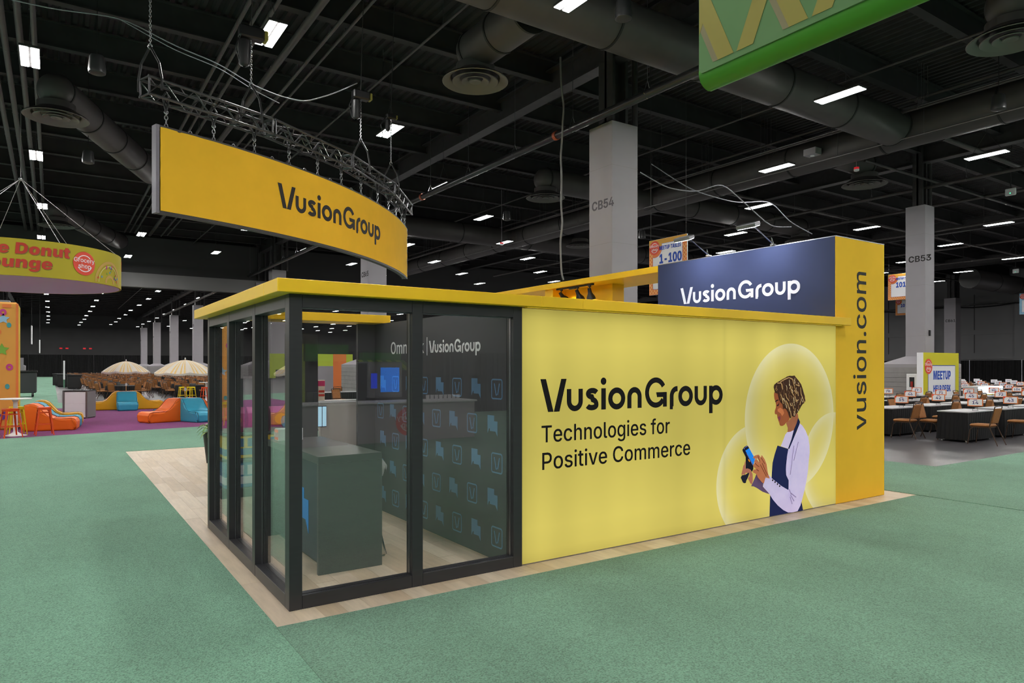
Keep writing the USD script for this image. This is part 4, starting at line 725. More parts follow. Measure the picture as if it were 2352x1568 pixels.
# ---------------------------------------------------------------- small things under the roof
M_spk = mat('speaker_black', (52, 52, 54), .4)
for x, y, z, lab in ((-.65, 13.1, 8.62, 'at the top left near the first twin lights'), (-.5, 21.7, 8.7, 'farther left above the donut lounge'), (8.5, 5.4, 9.2, 'under the huge duct beside the top lamp'), (16.1, 21.4, 8.7, 'above the middle of the booth'), (24.6, 21.2, 8.7, 'right of column CB54 over the table sign'), (20.3, 3.0, 9.0, 'under the right-hand duct')):
    t = T('pendant_speaker', 'black pendant loudspeaker ' + lab, 'speaker', (x, y, z), local=True)
    t.part('body', MB().lathe([(0, .40), (.13, .40), (.155, .36), (.185, .06), (.175, .0), (.16, -.01)], n=24), M_spk, smooth=40); t.part('grille', MB().lathe([(0, -.03), (.12, -.025), (.16, -.008)], n=24), M_steel_dark, smooth=40); t.part('cable', MB().cyl((0, 0, .4), (.02, 0, 12.04 - z), .010, 6), M_blackpl)
for x, y, z, lab, c in ((23.8, 9.03, 9.3, 'over the navy tower at the right', 1), (3.4, 26.0, 8.2, 'left of the banner underside', 1), (18.8, 26.0, 8.5, 'left of column CB54 above the booth', 1)):
    t = T('heat_detector', 'small red and white detector on a drop rod ' + lab, 'detector', (x, y, z), local=True); t.part('rod', MB().cyl((0, 0, .1), (0, 0, 12.04 - z), .012, 6), M_col); t.part('base', MB().cyl((0, 0, .03), (0, 0, .11), .09, 14), M_red); t.part('sensor', MB().lathe([(0, -.06), (.09, -.03), (.10, .03), (0, .03)], n=14), M_white)
t = T('junction_box', 'grey junction box with cables above the navy tower', 'box', (22.4, 9.97, 9.9)); t.part('case', MB().box(22.2, 22.6, 9.7, 10.2, 9.85, 10.1, .01), M_col); t.part('cover', MB().cyl((22.4, 9.95, 9.83), (22.4, 9.95, 9.85), .08, 14), M_white)
for x, y, z, lab in ((33.3, 7.5, 9.5, 'near the right edge'), (39.0, 13.5, 9.1, 'beyond column CB53, upper'), (60, 17, 9.2, 'before the grey wall at right')):
    t = T('wireless_unit', 'white boxy wireless unit with a green light ' + lab, 'antenna', (x, y, z), local=True); t.part('case', MB().obox((0, 0, 0), (.08, .42, .32), 0, .03), M_white); t.part('light', MB().box(-.045, -.04, -.02, .03, -.08, -.04), mat('led_green', (80, 230, 170), .4, emit=1.5)); t.part('bracket', MB().tube([(.04, 0, .1), (.12, .05, .4), (.1, 0, 12.04 - z)], .015, 6), M_steel_dark)

# ---------------------------------------------------------------- hanging signs
def roundel(t, o, ux, uy, r, m_disc, extra='', d=.006, fn=None):
    """round show badge: red disc, two pale arcs and two lines of type"""
    P = lambda poly, h, m, nm: t.part(nm, MB().prism(poly, np.array(o, float), ux, uy, d, h) if fn is None else MB().bend(poly, lambda x, y, dd: fn(x, y, h + dd), d), m)
    P(sg.Point(0, 0).buffer(r, 32), 0, m_disc, 'badge_disc'); a = [stroke(arc(0, 0, r * .68, r * .68, p, q, 20), r * .07) for p, q in ((40, 150), (-150, -20))]; w = unary_union(a)
    w = w.union(sa.translate(text('Grocery', r * .36, 500, 1, center=True), 0, r * .10)).union(sa.translate(text('shop', r * .36, 500, 1, center=True), 0, -r * .40)); P(w, d, M_white, 'badge_lettering')
M_orange = mat('print_orange', (226, 122, 60), .6); M_gold = mat('print_gold', (214, 158, 52), .6); M_blue = mat('print_blue', (24, 74, 180), .6); M_lattice = mat('print_lattice', (240, 190, 110), .6); M_redb = mat('print_red', (222, 74, 52), .6); M_sky = mat('print_sky', (120, 180, 214), .6); M_skylat = mat('print_skylat', (180, 214, 232), .6)
def table_board(x, y0, z0, wdt, hgt, line1, line2, label, c1=None, c2=None):
    """hanging board facing the aisle (-x): left edge at y0, running towards -y"""
    c1, c2 = c1 or M_orange, c2 or M_lattice
    t = T('hanging_sign', label, 'sign', (x, y0 - wdt / 2, z0)); ux, uy = (0, -1, 0), (0, 0, 1); o = np.array([x, y0, z0]); k = wdt / 1.66
    bd = t.part('board', MB().box(x, x + .04, y0 - wdt, y0, z0, z0 + hgt, .003), M_white); t.part('border', MB().prism(sg.box(.005, .005, wdt - .005, hgt - .005), o - [.001, 0, 0], ux, uy, .002), c1)
    if c1 is M_orange: t.part('header', MB().prism(sg.box(.005, hgt - .24 * k, wdt - .005, hgt - .005), o - [.003, 0, 0], ux, uy, .001), M_gold)
    fr = sg.box(.02, .02, wdt - .02, hgt - .02).difference(sg.box(.17 * k, .17 * k, wdt - .17 * k, hgt)); st = .13 * k
    lat = unary_union([sg.LineString([(a, 0), (a + hgt, hgt)]).buffer(.010 * k) for a in np.arange(-hgt, wdt, st)] + [sg.LineString([(a + hgt, 0), (a, hgt)]).buffer(.010 * k) for a in np.arange(-hgt, wdt, st)]).intersection(fr).intersection(sg.box(0, 0, wdt, hgt - .30 * k))
    t.part('lattice', MB().prism(lat, o - [.003, 0, 0], ux, uy, .001), c2)
    pan = sg.box(.19 * k, .19 * k, wdt - .19 * k, hgt - .17 * k).buffer(-.05).buffer(.05).difference(sg.Point(.27 * k, hgt - .27 * k).buffer(.33 * k)); t.part('panel_edge', MB().prism(pan.buffer(.008), o - [.005, 0, 0], ux, uy, .001), M_blue); t.part('panel', MB().prism(pan, o - [.0065, 0, 0], ux, uy, .0015), M_white)
    if line1: t.part('lettering', MB().prism(sa.translate(text(line1, .13 * k, 900, .62), .47 * k, hgt - .37 * k), o - [.009, 0, 0], ux, uy, .002), M_blue)
    g = text(line2, .31 * k, 900, .72); b = g.bounds; t.part('lettering', MB().prism(sa.translate(g, .46 * k, hgt - .82 * k), o - [.009, 0, 0], ux, uy, .002), M_blue)
    roundel(t, o + np.array([-.009, -.26 * k, hgt - .27 * k]), ux, uy, .23 * k, M_redb, d=.002)
    for a in (.06, wdt - .06): t.part('wire', MB().cyl((x + .02, y0 - a, z0 + hgt), (x + .02, y0 - a, 12.04), .006, 5), M_steel_dark)
table_board(15.18, 11.305, 4.255, 1.66, 1.83, 'MEETUP TABLES', '1-100', 'orange bordered hanging sign for meetup tables 1-100 behind the navy tower')
table_board(48.0, 20.45, 6.57, 1.95, 1.83, 'MEETUP TABLES', '101-200', 'orange bordered hanging sign reading 101, half hidden by column CB53')
table_board(76.0, 34.2, 7.5, 1.95, 1.83, '', '10', 'small far orange sign reading 10, below the sign reading 101')
table_board(68.9, 19.95, 6.42, 1.66, 1.83, 'MEETUP TABLES', '3', 'pale blue bordered hanging sign cut by the right edge', M_sky, M_skylat)
# green sleeve banner, upper right
t = T('hanging_banner', 'thick green fabric banner with yellow argyle bands at the upper right', 'banner', (4.05, -2.8, 4.7))
M_gban = mat('banner_green', (92, 124, 84), .8, spec=.15); M_gold2 = mat('banner_olive', (134, 124, 56), .8); M_brown = mat('banner_brown', (120, 112, 84), .8); M_hem = mat('banner_hem', (58, 130, 26), .6)
GB0, GB1 = 4.72, 7.6; P0 = []
t.part('fabric', MB().prism(sg.box(0, .10, 5.2, GB1 - GB0).buffer(-.05).buffer(.05), (3.93, -.62, GB0), (0, -1, 0), (0, 0, 1), .02).prism(sg.box(0, .10, 5.2, GB1 - GB0), (4.22, -.62, GB0), (0, -1, 0), (0, 0, 1), .02), M_gban)
t.part('hem', MB().tube([(4.07, -.60, GB0 + .12), (4.07, -5.82, GB0 + .12)], .145, 20), M_hem, smooth=40); t.part('end_frame', MB().box(3.93, 4.22, -.622, -.60, GB0 + .1, GB1), M_gban); t.part('frame_tube', MB().tube([(4.075, -.60, GB0 + .15), (4.075, -.60, GB1)], .05, 10), M_alu)
face = sg.box(.005, .16, 5.2, GB1 - GB0); bands, shade = [], []
for k in range(-3, 7): bands += [sg.LineString([(k * .78 - .3, 0), (k * .78 + .96, 2.9)]).buffer(.085), sg.LineString([(k * .78 + .40, 0), (k * .78 - .86, 2.9)]).buffer(.085)]; shade.append(sg.LineString([(k * .78 + .30, 0), (k * .78 - .40, 1.6)]).buffer(.05))
sh = unary_union(shade).intersection(face); t.part('band_shadow', MB().prism(sh, (3.909, -.62, GB0), (0, -1, 0), (0, 0, 1), .002), M_brown); t.part('argyle_band', MB().prism(unary_union(bands).intersection(face), (3.907, -.62, GB0), (0, -1, 0), (0, 0, 1), .002), M_gold2)
for y in (-.9, -5.4): t.part('wire', MB().cyl((4.07, y, GB1), (4.07, y, 12.04), .008, 5), M_steel_dark)
# the lounge's ring sign
RC, RR, RZ0, RZ1 = np.array([-2.46, 25.6]), 3.2, 4.86, 6.08
TO = math.atan2(EYE[1] - RC[1], EYE[0] - RC[0])
def on_ring(x, y, d): th = TO + np.asarray(x) / RR; r = RR + np.asarray(d); return np.stack([RC[0] + r * np.cos(th), RC[1] + r * np.sin(th), RZ0 + np.asarray(y) + 0 * th], -1)
t = T('ring_sign', 'round yellow hanging ring sign reading The Donut Lounge above the left lounge', 'sign', (RC[0], RC[1], RZ0))
M_ryel = mat('ring_yellow', (176, 164, 40), .8); M_rred = mat('ring_red', (188, 58, 44), .75)
t.part('fabric', MB().lathe([(RR, 0), (RR, RZ1 - RZ0), (RR - .06, RZ1 - RZ0), (RR - .06, 0), (RR, 0)], (*RC, RZ0), 96), M_ryel, smooth=40); t.part('lining', MB().lathe([(0, .001), (RR - .062, .001), (RR - .062, .02), (0, .02)], (*RC, RZ0), 96), mat('ring_lining', (214, 214, 214), .8))
def curve(poly, x, y, m, nm, h=.006): t.part(nm, MB().bend(sa.translate(poly, x, y), lambda a, b, d: on_ring(a, b, h + d), .006), m)
ln1, ln2 = text('The Donut', .37, 900, 1.02), text('Lounge', .37, 900, 1.08)
M_rsh = mat('ring_letter_shadow', (120, 112, 60), .8)
for g, x, y in ((ln1, 1.40 - ln1.bounds[2], .72), (ln2, .86 - ln2.bounds[2], .27)):
    g = sa.skew(g, 5, 0, origin=(0, 0)); curve(g, x + .02, y - .02, M_rsh, 'letter_shadow', .003); curve(g, x, y, M_rred, 'lettering')
roundel(t, None, None, None, .41, M_redb, fn=lambda x, y, d: on_ring(1.93 + x, .62 + y, d + .012))
rr2 = random.Random(11); M_icing = [mat('sprinkle_' + n, c, .6) for n, c in (('violet', (96, 64, 160)), ('blue', (92, 150, 205)), ('green', (120, 170, 60)), ('red', (210, 84, 40)), ('pink', (190, 60, 140)))]
M_dough = mat('donut_tan', (196, 160, 84), .8); M_glz = mat('donut_glaze', (206, 196, 120), .8)
def star(r, n=5): return sg.Polygon([((r if k % 2 == 0 else r * .5) * math.sin(k * math.pi / n), (r if k % 2 == 0 else r * .5) * math.cos(k * math.pi / n)) for k in range(2 * n)])
half = sg.box(-2, 0, 2, 2)
for a, b, m in ((.80, .70, M_dough), (.64, .60, M_glz), (.30, .20, M_dough)): curve(sg.Point(0, 0).buffer(a, 24).difference(sg.Point(0, 0).buffer(b, 24)).intersection(half), 3.15, .06, m, 'donut_print')
for k in range(18):
    a, q = rr2.uniform(.1, 3.0), rr2.uniform(.36, .68); curve(star(.05) if k % 3 else sg.Point(0, 0).buffer(.035), 3.15 + q * math.cos(a), .08 + q * math.sin(a), M_icing[k % 5], 'sprinkle', .012)
for off in (4.6,): g = text('The', .37, 900); curve(g, off, .72, M_rred, 'lettering')
HK = np.array([-2.46, 25.6, 8.75]); t.part('hook', MB().ball(HK, .07, 2), M_chain); t.part('drop_line', MB().cyl(HK, HK + [0, 0, 3.29], .014, 6), M_col)
for k in range(6): a = TO + k * math.pi / 3 + .35; t.part('bridle_line', MB().cyl(HK, (RC[0] + (RR - .05) * math.cos(a), RC[1] + (RR - .05) * math.sin(a), RZ1), .011, 6), M_col)
# ================================================================ the donut lounge on the left
M_bb = {'orange': mat('vinyl_orange', (244, 110, 8), .45, bump=.05, bscale=9), 'blue': mat('vinyl_turquoise', (54, 160, 190), .45, bump=.05, bscale=9), 'yellow': mat('vinyl_yellow', (240, 178, 24), .45, bump=.05, bscale=9)}
M_pip = {'orange': mat('piping_orange', (170, 66, 8), .5), 'blue': mat('piping_teal', (30, 106, 132), .5), 'yellow': mat('piping_ochre', (178, 124, 10), .5)}
PROF = [(0, .04), (.03, 0), (1.28, 0), (1.33, .05), (1.34, .24), (1.30, .33), (1.20, .36), (.95, .345), (.76, .36), (.62, .44), (.50, .58), (.40, .71), (.29, .775), (.16, .79), (.05, .76), (.0, .64)]
def beanbag_mesh(W=.74):
    P = sg.Polygon(PROF); m = trimesh.creation.extrude_polygon(P, W, engine='earcut'); v, f = trimesh.remesh.subdivide_to_size(m.vertices, m.faces, .11); m = trimesh.Trimesh(v, f, process=True)
    trimesh.smoothing.filter_taubin(m, iterations=12); v = m.vertices; x, z, y = v[:, 0], v[:, 1], v[:, 2] - W / 2
    bulge = 1 + .05 * np.sin(np.clip(z / .75, 0, 1) * np.pi); rr = meshkit.fbm(np.c_[x * 3, y * 3, z * 3], 3, 5) - .5
    return np.c_[x + .02 * rr, y * bulge, np.maximum(0, z + .03 * rr * (z > .02))], m.faces
BBM = beanbag_mesh(); BB = {}
def beanbag(col, x, y, deg, label, grp=None):
    if col not in BB:
        t = T('bean_bag_chair', label, 'bean bag chair', (x, y, .006), math.radians(deg), group=grp, local=True); t.part('body', BBM, M_bb[col], smooth=True)
        for s in (-1, 1): t.part('piping', MB().tube([(a * .985 + .01, s * (.355 + .02 * math.sin(min(1, b / .75) * math.pi)), b * .985 + .004) for a, b in PROF[3:]], .008, 5), M_pip[col])
        t.part('seat_seam', MB().tube([(.78, -.36, .36), (.775, -.18, .368), (.775, .18, .368), (.78, .36, .36)], .007, 5), M_pip[col]); BB[col] = t
    else: dup(BB[col], (x, y, .006), math.radians(deg), label, grp)
def cluster(cx, cy, rot, cols, labels):
    for k, (c, l) in enumerate(zip(cols, labels)):
        a = math.radians(rot + 90 * k); beanbag(c, cx + .12 * math.cos(a) + .0, cy + .12 * math.sin(a), rot + 90 * k, l)
cluster(1.2, 29.2, -92, ('blue', 'yellow', 'orange', 'yellow'), ('turquoise bean bag chair facing the booth in the far umbrella cluster', 'yellow bean bag chair stretching right in the far umbrella cluster', 'orange bean bag chair hidden at the back of the far umbrella cluster', 'yellow bean bag chair stretching left in the far umbrella cluster'))
cluster(2.35, 20.9, -159, ('orange', 'blue', 'orange', 'blue'), ('orange bean bag chair pointing left in the near umbrella cluster', 'turquoise bean bag chair in front beside the potted plant', 'orange bean bag chair partly behind the booth corner', 'turquoise bean bag chair at the back of the near umbrella cluster'))
for k, (c, y, a) in enumerate((('orange', 19.2, -8), ('blue', 20.1, -6), ('yellow', 21.5, -3))): beanbag(c, -2.18 + .10 * k, y, a, f'{("orange", "turquoise", "yellow")[k]} bean bag chair lying beside the orange cube, {("nearest", "middle", "farthest")[k]} of three')
cluster(-5.2, 17.0, -60, ('blue', 'yellow', 'orange', 'yellow'), ('turquoise bean bag chair left of the view, seen mirrored in the booth glass', 'yellow bean bag chair left of the view, seen mirrored in the booth glass', 'orange bean bag chair left of the view at the back', 'yellow bean bag chair left of the view at the side'))
# fringed beach umbrellas
M_uw = mat('umbrella_cream', (206, 198, 188), .8); M_us = mat('umbrella_stripe', (214, 180, 118), .8); M_wood = mat('pole_wood', (176, 128, 76), .5, vary=.1, vscale=6)
def umbrella_thing(x, y, label):
    t = T('beach_umbrella', label, 'umbrella', (x, y, .006), group=None, local=True); n = 96; R, zr, zt = .97, 1.66, 2.10
    def pt(a, s): k = (a / (2 * np.pi) * 8) % 1; sag = .045 * math.sin(k * math.pi) * s * s; r = R * s * (1 - .03 * math.sin(k * math.pi) * s); return (r * math.cos(a), r * math.sin(a), zt - (zt - zr) * (s ** 1.75) - sag)
    S = np.linspace(.02, 1, 9); A = np.linspace(0, 2 * np.pi, n + 1)
    wht, stp = MB(), MB()
    for i in range(n):
        V = [pt(a, s) for a in (A[i], A[i + 1]) for s in S]; F = [(k, k + 1, 9 + k + 1, 9 + k) for k in range(8)]; (stp if i % 12 in (2, 4, 7, 9) else wht).add(V, F)
    cn = t.part('canopy', wht, M_uw, smooth=False); t.part('stripes', stp, M_us, None, cn, kind='stuff')
    fr = MB(); rnd = random.Random(2)
    for i in range(220):
        a = i / 220 * 2 * np.pi; x0, y0, z0 = pt(a, 1); ln = rnd.uniform(.07, .14); da = .02; fr.add([(x0, y0, z0 + .01), (x0 * math.cos(da) - y0 * math.sin(da), x0 * math.sin(da) + y0 * math.cos(da), z0 + .01), (x0 * .995, y0 * .995, z0 - ln)], [(0, 1, 2)])
    for i in range(n): a, b = A[i], A[i + 1]; p, q = pt(a, 1), pt(b, 1); fr.add([p, q, (q[0], q[1], q[2] - .06), (p[0], p[1], p[2] - .06)], [(0, 1, 2, 3)])
    t.part('fringe', fr, M_uw, None, cn, kind='stuff')
    t.part('pole', MB().cyl((0, 0, 0), (0, 0, 2.12), .021, 12), M_wood, smooth=40); t.part('finial', MB().lathe([(0, 2.19), (.018, 2.17), (.024, 2.14), (.012, 2.10)], n=12), M_white, smooth=40); t.part('joint', MB().cyl((0, 0, 1.02), (0, 0, 1.14), .032, 12).ball((.03, 0, 1.08), .025, 1), M_white)
    for k in range(8): a = k * np.pi / 4; t.part('rib', MB().tube([np.array(pt(a, s)) - [0, 0, .012] for s in (.03, .4, .7, .98)], .006, 5), M_wood)
    t.part('base', MB().cyl((0, 0, 0), (0, 0, .05), .24, 20), M_blackpl); return t
U = umbrella_thing(2.35, 20.9, 'cream striped beach umbrella over the near bean bag cluster'); dup(U, (1.2, 29.2, .006), .3, 'cream striped beach umbrella over the far bean bag cluster')
dup(U, (-5.2, 17.0, .006), .2, 'cream striped umbrella left of the view, mirrored in the booth glass, nearer one'); dup(U, (-3.4, 24.5, .006), .5, 'cream striped umbrella left of the view, mirrored in the booth glass, farther one')
# the orange cube with stickers
t = T('display_cube', 'tall orange cube with stuck-on sprinkle shapes at the left edge', 'cube', (-2.97, 20.4, .006)); m = trimesh.creation.box([2.5, 2.5, 3.8]); v, f = trimesh.remesh.subdivide_to_size(m.vertices, m.faces, .5)
q = np.abs(v / [1.25, 1.25, 1.9]); v = v * (1 - .018 * (1 - q[:, [1, 2, 0]] ** 2) * 0) ; t.part('body', MB().box(-3.60, -2.345, 19.78, 21.1, .006, 3.78, .05), mat('cube_orange', (222, 158, 70), .7, vary=.03, vscale=1)); t.part('corner_trim', MB().box(-2.40, -2.338, 19.772, 19.79, .06, 3.74), M_orange)
t.part('side_panel', MB().box(-2.346, -2.335, 19.85, 21.05, .1, 3.70), mat('cube_yellow', (226, 190, 30), .7)); t.part('top_frame', MB().box(-3.5, -2.55, 19.9, 21.0, 3.78, 3.84), M_alu)
ringp = sa.scale(sg.Point(0, 0).buffer(1, 24), .085, .10).difference(sg.Point(0, 0).buffer(.035)); dot = sa.scale(sg.Point(0, 0).buffer(1, 20), .056, .075)
M_teal = mat('sprinkle_teal', (64, 152, 158), .6); pk, gr, bl, vi = M_icing[4], M_icing[2], mat('sprinkle_paleblue', (150, 190, 220), .6), M_icing[0]
for g, x, z, mm in ((sg.box(-.09, -.03, .09, .03).buffer(.02), -2.616, 3.66, M_orange), (ringp, -2.707, 3.47, pk), (star(.16), -2.70, 3.28, bl), (dot, -2.565, 3.10, M_teal), (dot, -2.80, 2.89, M_orange), (star(.19), -2.735, 2.37, gr), (ringp, -2.554, 1.858, pk), (dot, -2.605, 1.29, M_teal), (star(.17), -2.67, .42, vi), (star(.16), -3.2, 1.7, bl), (ringp, -3.4, 2.6, pk), (dot, -3.3, .8, M_teal)): t.part('sticker', MB().prism(g, (x, 19.772, z), (1, 0, 0), (0, 0, 1), .012), mm)
# stools and high tables
M_st = {'orange': mat('steel_orange', (226, 74, 16), .35), 'yellow': mat('steel_yellow', (232, 204, 12), .35)}; SS = {}
def metal_stool(col, x, y, rz, label):
    if col in SS: return dup(SS[col], (x, y, .006), rz, label)
    t = T('metal_stool', label, 'stool', (x, y, .006), rz, local=True); SS[col] = t; M = M_st[col]
    t.part('seat', MB().box(-.16, .16, -.16, .16, .735, .76, .012), M); t.part('apron', MB().box(-.155, .155, -.155, .155, .69, .735, .004), M); t.part('seat_hole', MB().cyl((0, 0, .7605), (0, 0, .762), .02, 12), M_blackpl)
    for a in (-1, 1):
        for b in (-1, 1):
            w = .022; top = np.array([a * .145, b * .145, .70]); bot = np.array([a * .215, b * .215, .0]); V = []
            for p, s in ((top, 1.9), (bot, 1.0)): V += [p + [-a * w * s, b * .003, 0], p + [a * .003, b * .003, 0], p + [a * .003, -b * w * s, 0], p + [0, -b * w * s, 0], p + [0, 0, 0], p + [-a * w * s, 0, 0]]
            t.part('leg', MB().add(V, [(k, (k + 1) % 6, (k + 1) % 6 + 6, k + 6) for k in range(6)]).cyl(bot + [-a * .008, -b * .008, 0], bot + [-a * .008, -b * .008, .02], .016, 8), M)
    for z, r in ((.28, .185), (.60, .155)):
        for a in (-1, 1): t.part('rung', MB().box(-r, r, a * r - .006, a * r + .006, z, z + .018), M); t.part('rung', MB().box(a * r - .006, a * r + .006, -r, r, z, z + .018), M)
    return t
for c, x, y, r, l in (('orange', -2.42, 17.12, .35, 'orange metal stool before the white high table at the left edge'), ('yellow', -2.32, 18.05, .2, 'yellow metal stool behind the white high table'), ('orange', -1.69, 17.5, .1, 'orange metal stool standing alone in front of the bean bags'), ('yellow', -2.95, 17.55, .5, 'yellow metal stool cut by the left edge'), ('yellow', 4.45, 36.1, .1, 'far yellow metal stool behind the near umbrella, left one'), ('yellow', 4.85, 35.9, .4, 'far yellow metal stool behind the near umbrella, right one'), ('orange', 5.35, 34.6, .2, 'far orange metal stool at the booth corner')): metal_stool(c, x, y, r, l)
def high_table(x, y, label, first=[]):
    if first: return dup(first[0], (x, y, .006), 0, label)
    t = T('high_table', label, 'table', (x, y, .006), local=True); first.append(t); t.part('tabletop', MB().lathe([(0, .985), (.36, .985), (.372, .992), (.372, 1.008), (.36, 1.015), (0, 1.015)], n=40), M_white, smooth=40); t.part('base', MB().lathe([(0, 0), (.265, 0), (.27, .012), (.15, .04), (.06, .10), (.045, .16), (0, .16)], n=32), M_white, smooth=True)
    for s in (-1, 1): t.part('column', MB().box(-.05, .05, s * .022 - .012, s * .022 + .012, .1, .95, .003), M_white)
    t.part('bracket', MB().box(-.07, .07, -.05, .05, .93, .984, .004), M_white)
high_table(-2.33, 17.55, 'white round high table at the left edge between the stools'); high_table(5.5, 35.1, 'white round high table far behind the near umbrella')
# white bin cabinet
t = T('waste_cabinet', 'white square waste cabinet with dark top on the magenta carpet', 'cabinet', (-.70, 24.15, .006), math.radians(-25), local=True)
t.part('body', MB().box(-.40, .40, -.28, .42, .03, .98, .006), mat('cabinet_inner', (120, 118, 118), .5)); t.part('front_panel', MB().box(-.345, .345, -.295, -.28, .04, .53, .003), M_white); t.part('front_panel', MB().box(-.345, .345, -.293, -.279, .532, .95, .003), M_white); t.part('top', MB().box(-.41, .41, -.30, .43, .98, 1.01, .004), M_blackpl)
for sx in (-1, 1): t.part('corner_post', MB().box(sx * .385 - .025, sx * .385 + .025, -.305, -.27, 0, .99, .003), M_alu)
t.part('plinth', MB().box(-.38, .38, -.26, .40, 0, .03), M_blackpl); t.part('crumpled_wire', MB().tube([(-.2, 0, 1.02), (-.1, .05, 1.08), (.0, 0, 1.03), (.12, .06, 1.05), (.2, 0, 1.02)], .006, 5), M_chain)
for x, y, l in ((.1, 64.6, 'black waste bin at the left end of the chair rows'), (-.6, 71.7, 'black waste bin with a thin white board above it beside the carpet aisle'), (-.95, 77, 'black waste bin farther along the carpet aisle')):
    t = T('waste_bin', l, 'bin', (x, y, -.02), local=True); t.part('bin', MB().box(-.5, .5, -.5, .5, 0, 1.15, .06), M_blackpl); t.part('rim', MB().box(-.55, .55, -.55, .55, 1.08, 1.2, .03), M_blackpl)
t = T('notice_board', 'thin white notice board standing edge-on beside the carpet aisle', 'board', (-.6, 68.7, 0)); t.part('board', MB().box(-.66, -.54, 67.9, 69.5, .7, 2.4, .01), M_white); t.part('stand', MB().box(-.65, -.55, 68.5, 68.9, -.02, .7), M_green)
for k, (x, y, z) in enumerate(((-3.34, 86.1, 4.3), (-2.67, 90.0, 3.4))):
    t = T('hanging_sign', f'narrow white hanging board seen nearly edge-on in the left hall, {("nearer", "farther")[k]}', 'sign', (x, y, z)); t.part('board', MB().box(x - .05, x + .05, y - .9, y + .9, z, z + 2.0 - .5 * k), M_white); t.part('wire', MB().cyl((x, y, z + 1.4), (x, y, 12.04), .015, 5), M_steel_dark)
t = T('waste_cart', 'dark wheeled waste cart standing on the green aisle carpet', 'cart', (-2.85, 46.6, .006), local=True); t.part('tub', MB().box(-.55, .55, -.7, .7, .25, 1.5, .05), mat('cart_grey', (50, 52, 54), .6)); t.part('lid', MB().box(-.5, .6, -.72, .72, 1.5, 1.62, .03), M_blackpl)
for a in (-1, 1): t.part('wheel', MB().cyl((a * .35 - .05, -.6, .13), (a * .35 + .05, -.6, .13), .13, 14).cyl((a * .35 - .05, .5, .13), (a * .35 + .05, .5, .13), .13, 14), M_blackpl)
t = T('service_counter', 'distant service counter with a yellow sign beside the aisle', 'counter', (-5.4, 93, 0)); t.part('counter', MB().box(-7.4, -4.2, 92.4, 93.6, -.02, 1.0, .02), M_blackpl); t.part('back_frame', MB().box(-7.4, -4.3, 94.5, 94.7, -.02, 2.9), M_col); t.part('yellow_sign', MB().box(-5.3, -4.9, 94.3, 94.45, 1.0, 2.6), M_st['yellow']); t.part('screen', MB().box(-7.2, -6.2, 94.3, 94.45, 1.3, 2.4), mat('screen_pale', (150, 190, 230), .3, emit=.7))
# ---------------------------------------------------------------- banquet chairs and tables
M_seat = mat('seat_tan', (146, 94, 46), .8, vary=.14, vscale=30); M_leg = mat('chair_bronze', (74, 56, 46), .4, metal=.4)
def chair_parts(t):
    t.part('seat', MB().box(-.22, .22, -.22, .22, .43, .50, .03), M_seat, smooth=40)
    R = rotx(math.radians(-14)); t.part('backrest', MB().box(-.19, .19, -.02, .02, 0, .38, .018).xf(R.T, (0, -.235, .52)), M_seat, smooth=40)
    for a in (-1, 1):
        t.part('rear_leg', MB().tube([(a * .235, -.40, .0), (a * .22, -.22, .44), (a * .215, -.235, .54), (a * .20, -.33, .93)], .012, 6), M_leg); t.part('front_leg', MB().tube([(a * .225, .25, 0), (a * .215, .20, .36), (a * .21, .12, .43), (a * .21, -.2, .43)], .012, 6), M_leg)
    t.part('back_rail', MB().tube([(-.20, -.33, .93), (0, -.335, .945), (.20, -.33, .93)], .013, 6), M_leg); t.part('seat_frame', MB().box(-.215, .215, -.20, .20, .415, .43), M_leg)
CH = None
def chair(x, y, rz, label, grp=None):
    global CH
    if CH is None: CH = T('banquet_chair', label, 'chair', (x, y, -.02), rz, group=grp, local=True); chair_parts(CH)
    else: dup(CH, (x, y, -.02), rz, label, grp)
# right hall: rows of skirted tables with number cards
M_skirt = mat('skirt_black', (18, 18, 21), .7, spec=.3); M_top = mat('tabletop_grey', (176, 176, 182), .35)
def pleat(path, h, amp=.018, n=170, close=True):
    P = sg.LinearRing(path); L = P.length; s = np.linspace(0, L, n, endpoint=False); C = np.array([P.interpolate(a).coords[0] for a in s]); c0 = C.mean(0); d = (C - c0); d /= np.linalg.norm(d, axis=1)[:, None]
    w = amp * np.sin(s / L * 2 * np.pi * 44); lo = C + d * (w + .05)[:, None]; hi = C + d * (w * .3)[:, None]; V = np.vstack([np.c_[lo, np.full(n, .05)], np.c_[hi, np.full(n, h)]]); i = np.arange(n); j = (i + 1) % n
    return MB().add(V, np.c_[i, j, j + n, i + n])
TB = None
def skirted_table(x, y, label, grp=None):
    global TB
    if TB is not None: return dup(TB, (x, y, -.02), 0, label, grp)
    TB = t = T('skirted_table', label, 'table', (x, y, -.02), local=True); t.part('tabletop', MB().box(-.75, .75, -.36, .36, .735, .765, .004), M_top); t.part('skirt', pleat([(-.74, -.35), (.74, -.35), (.74, .35), (-.74, .35)], .74), M_skirt, smooth=60)
    for a in (-1, 1):
        for b in (-1, 1): t.part('leg', MB().cyl((a * .66, b * .28, 0), (a * .66, b * .28, .735), .02, 10), M_white)
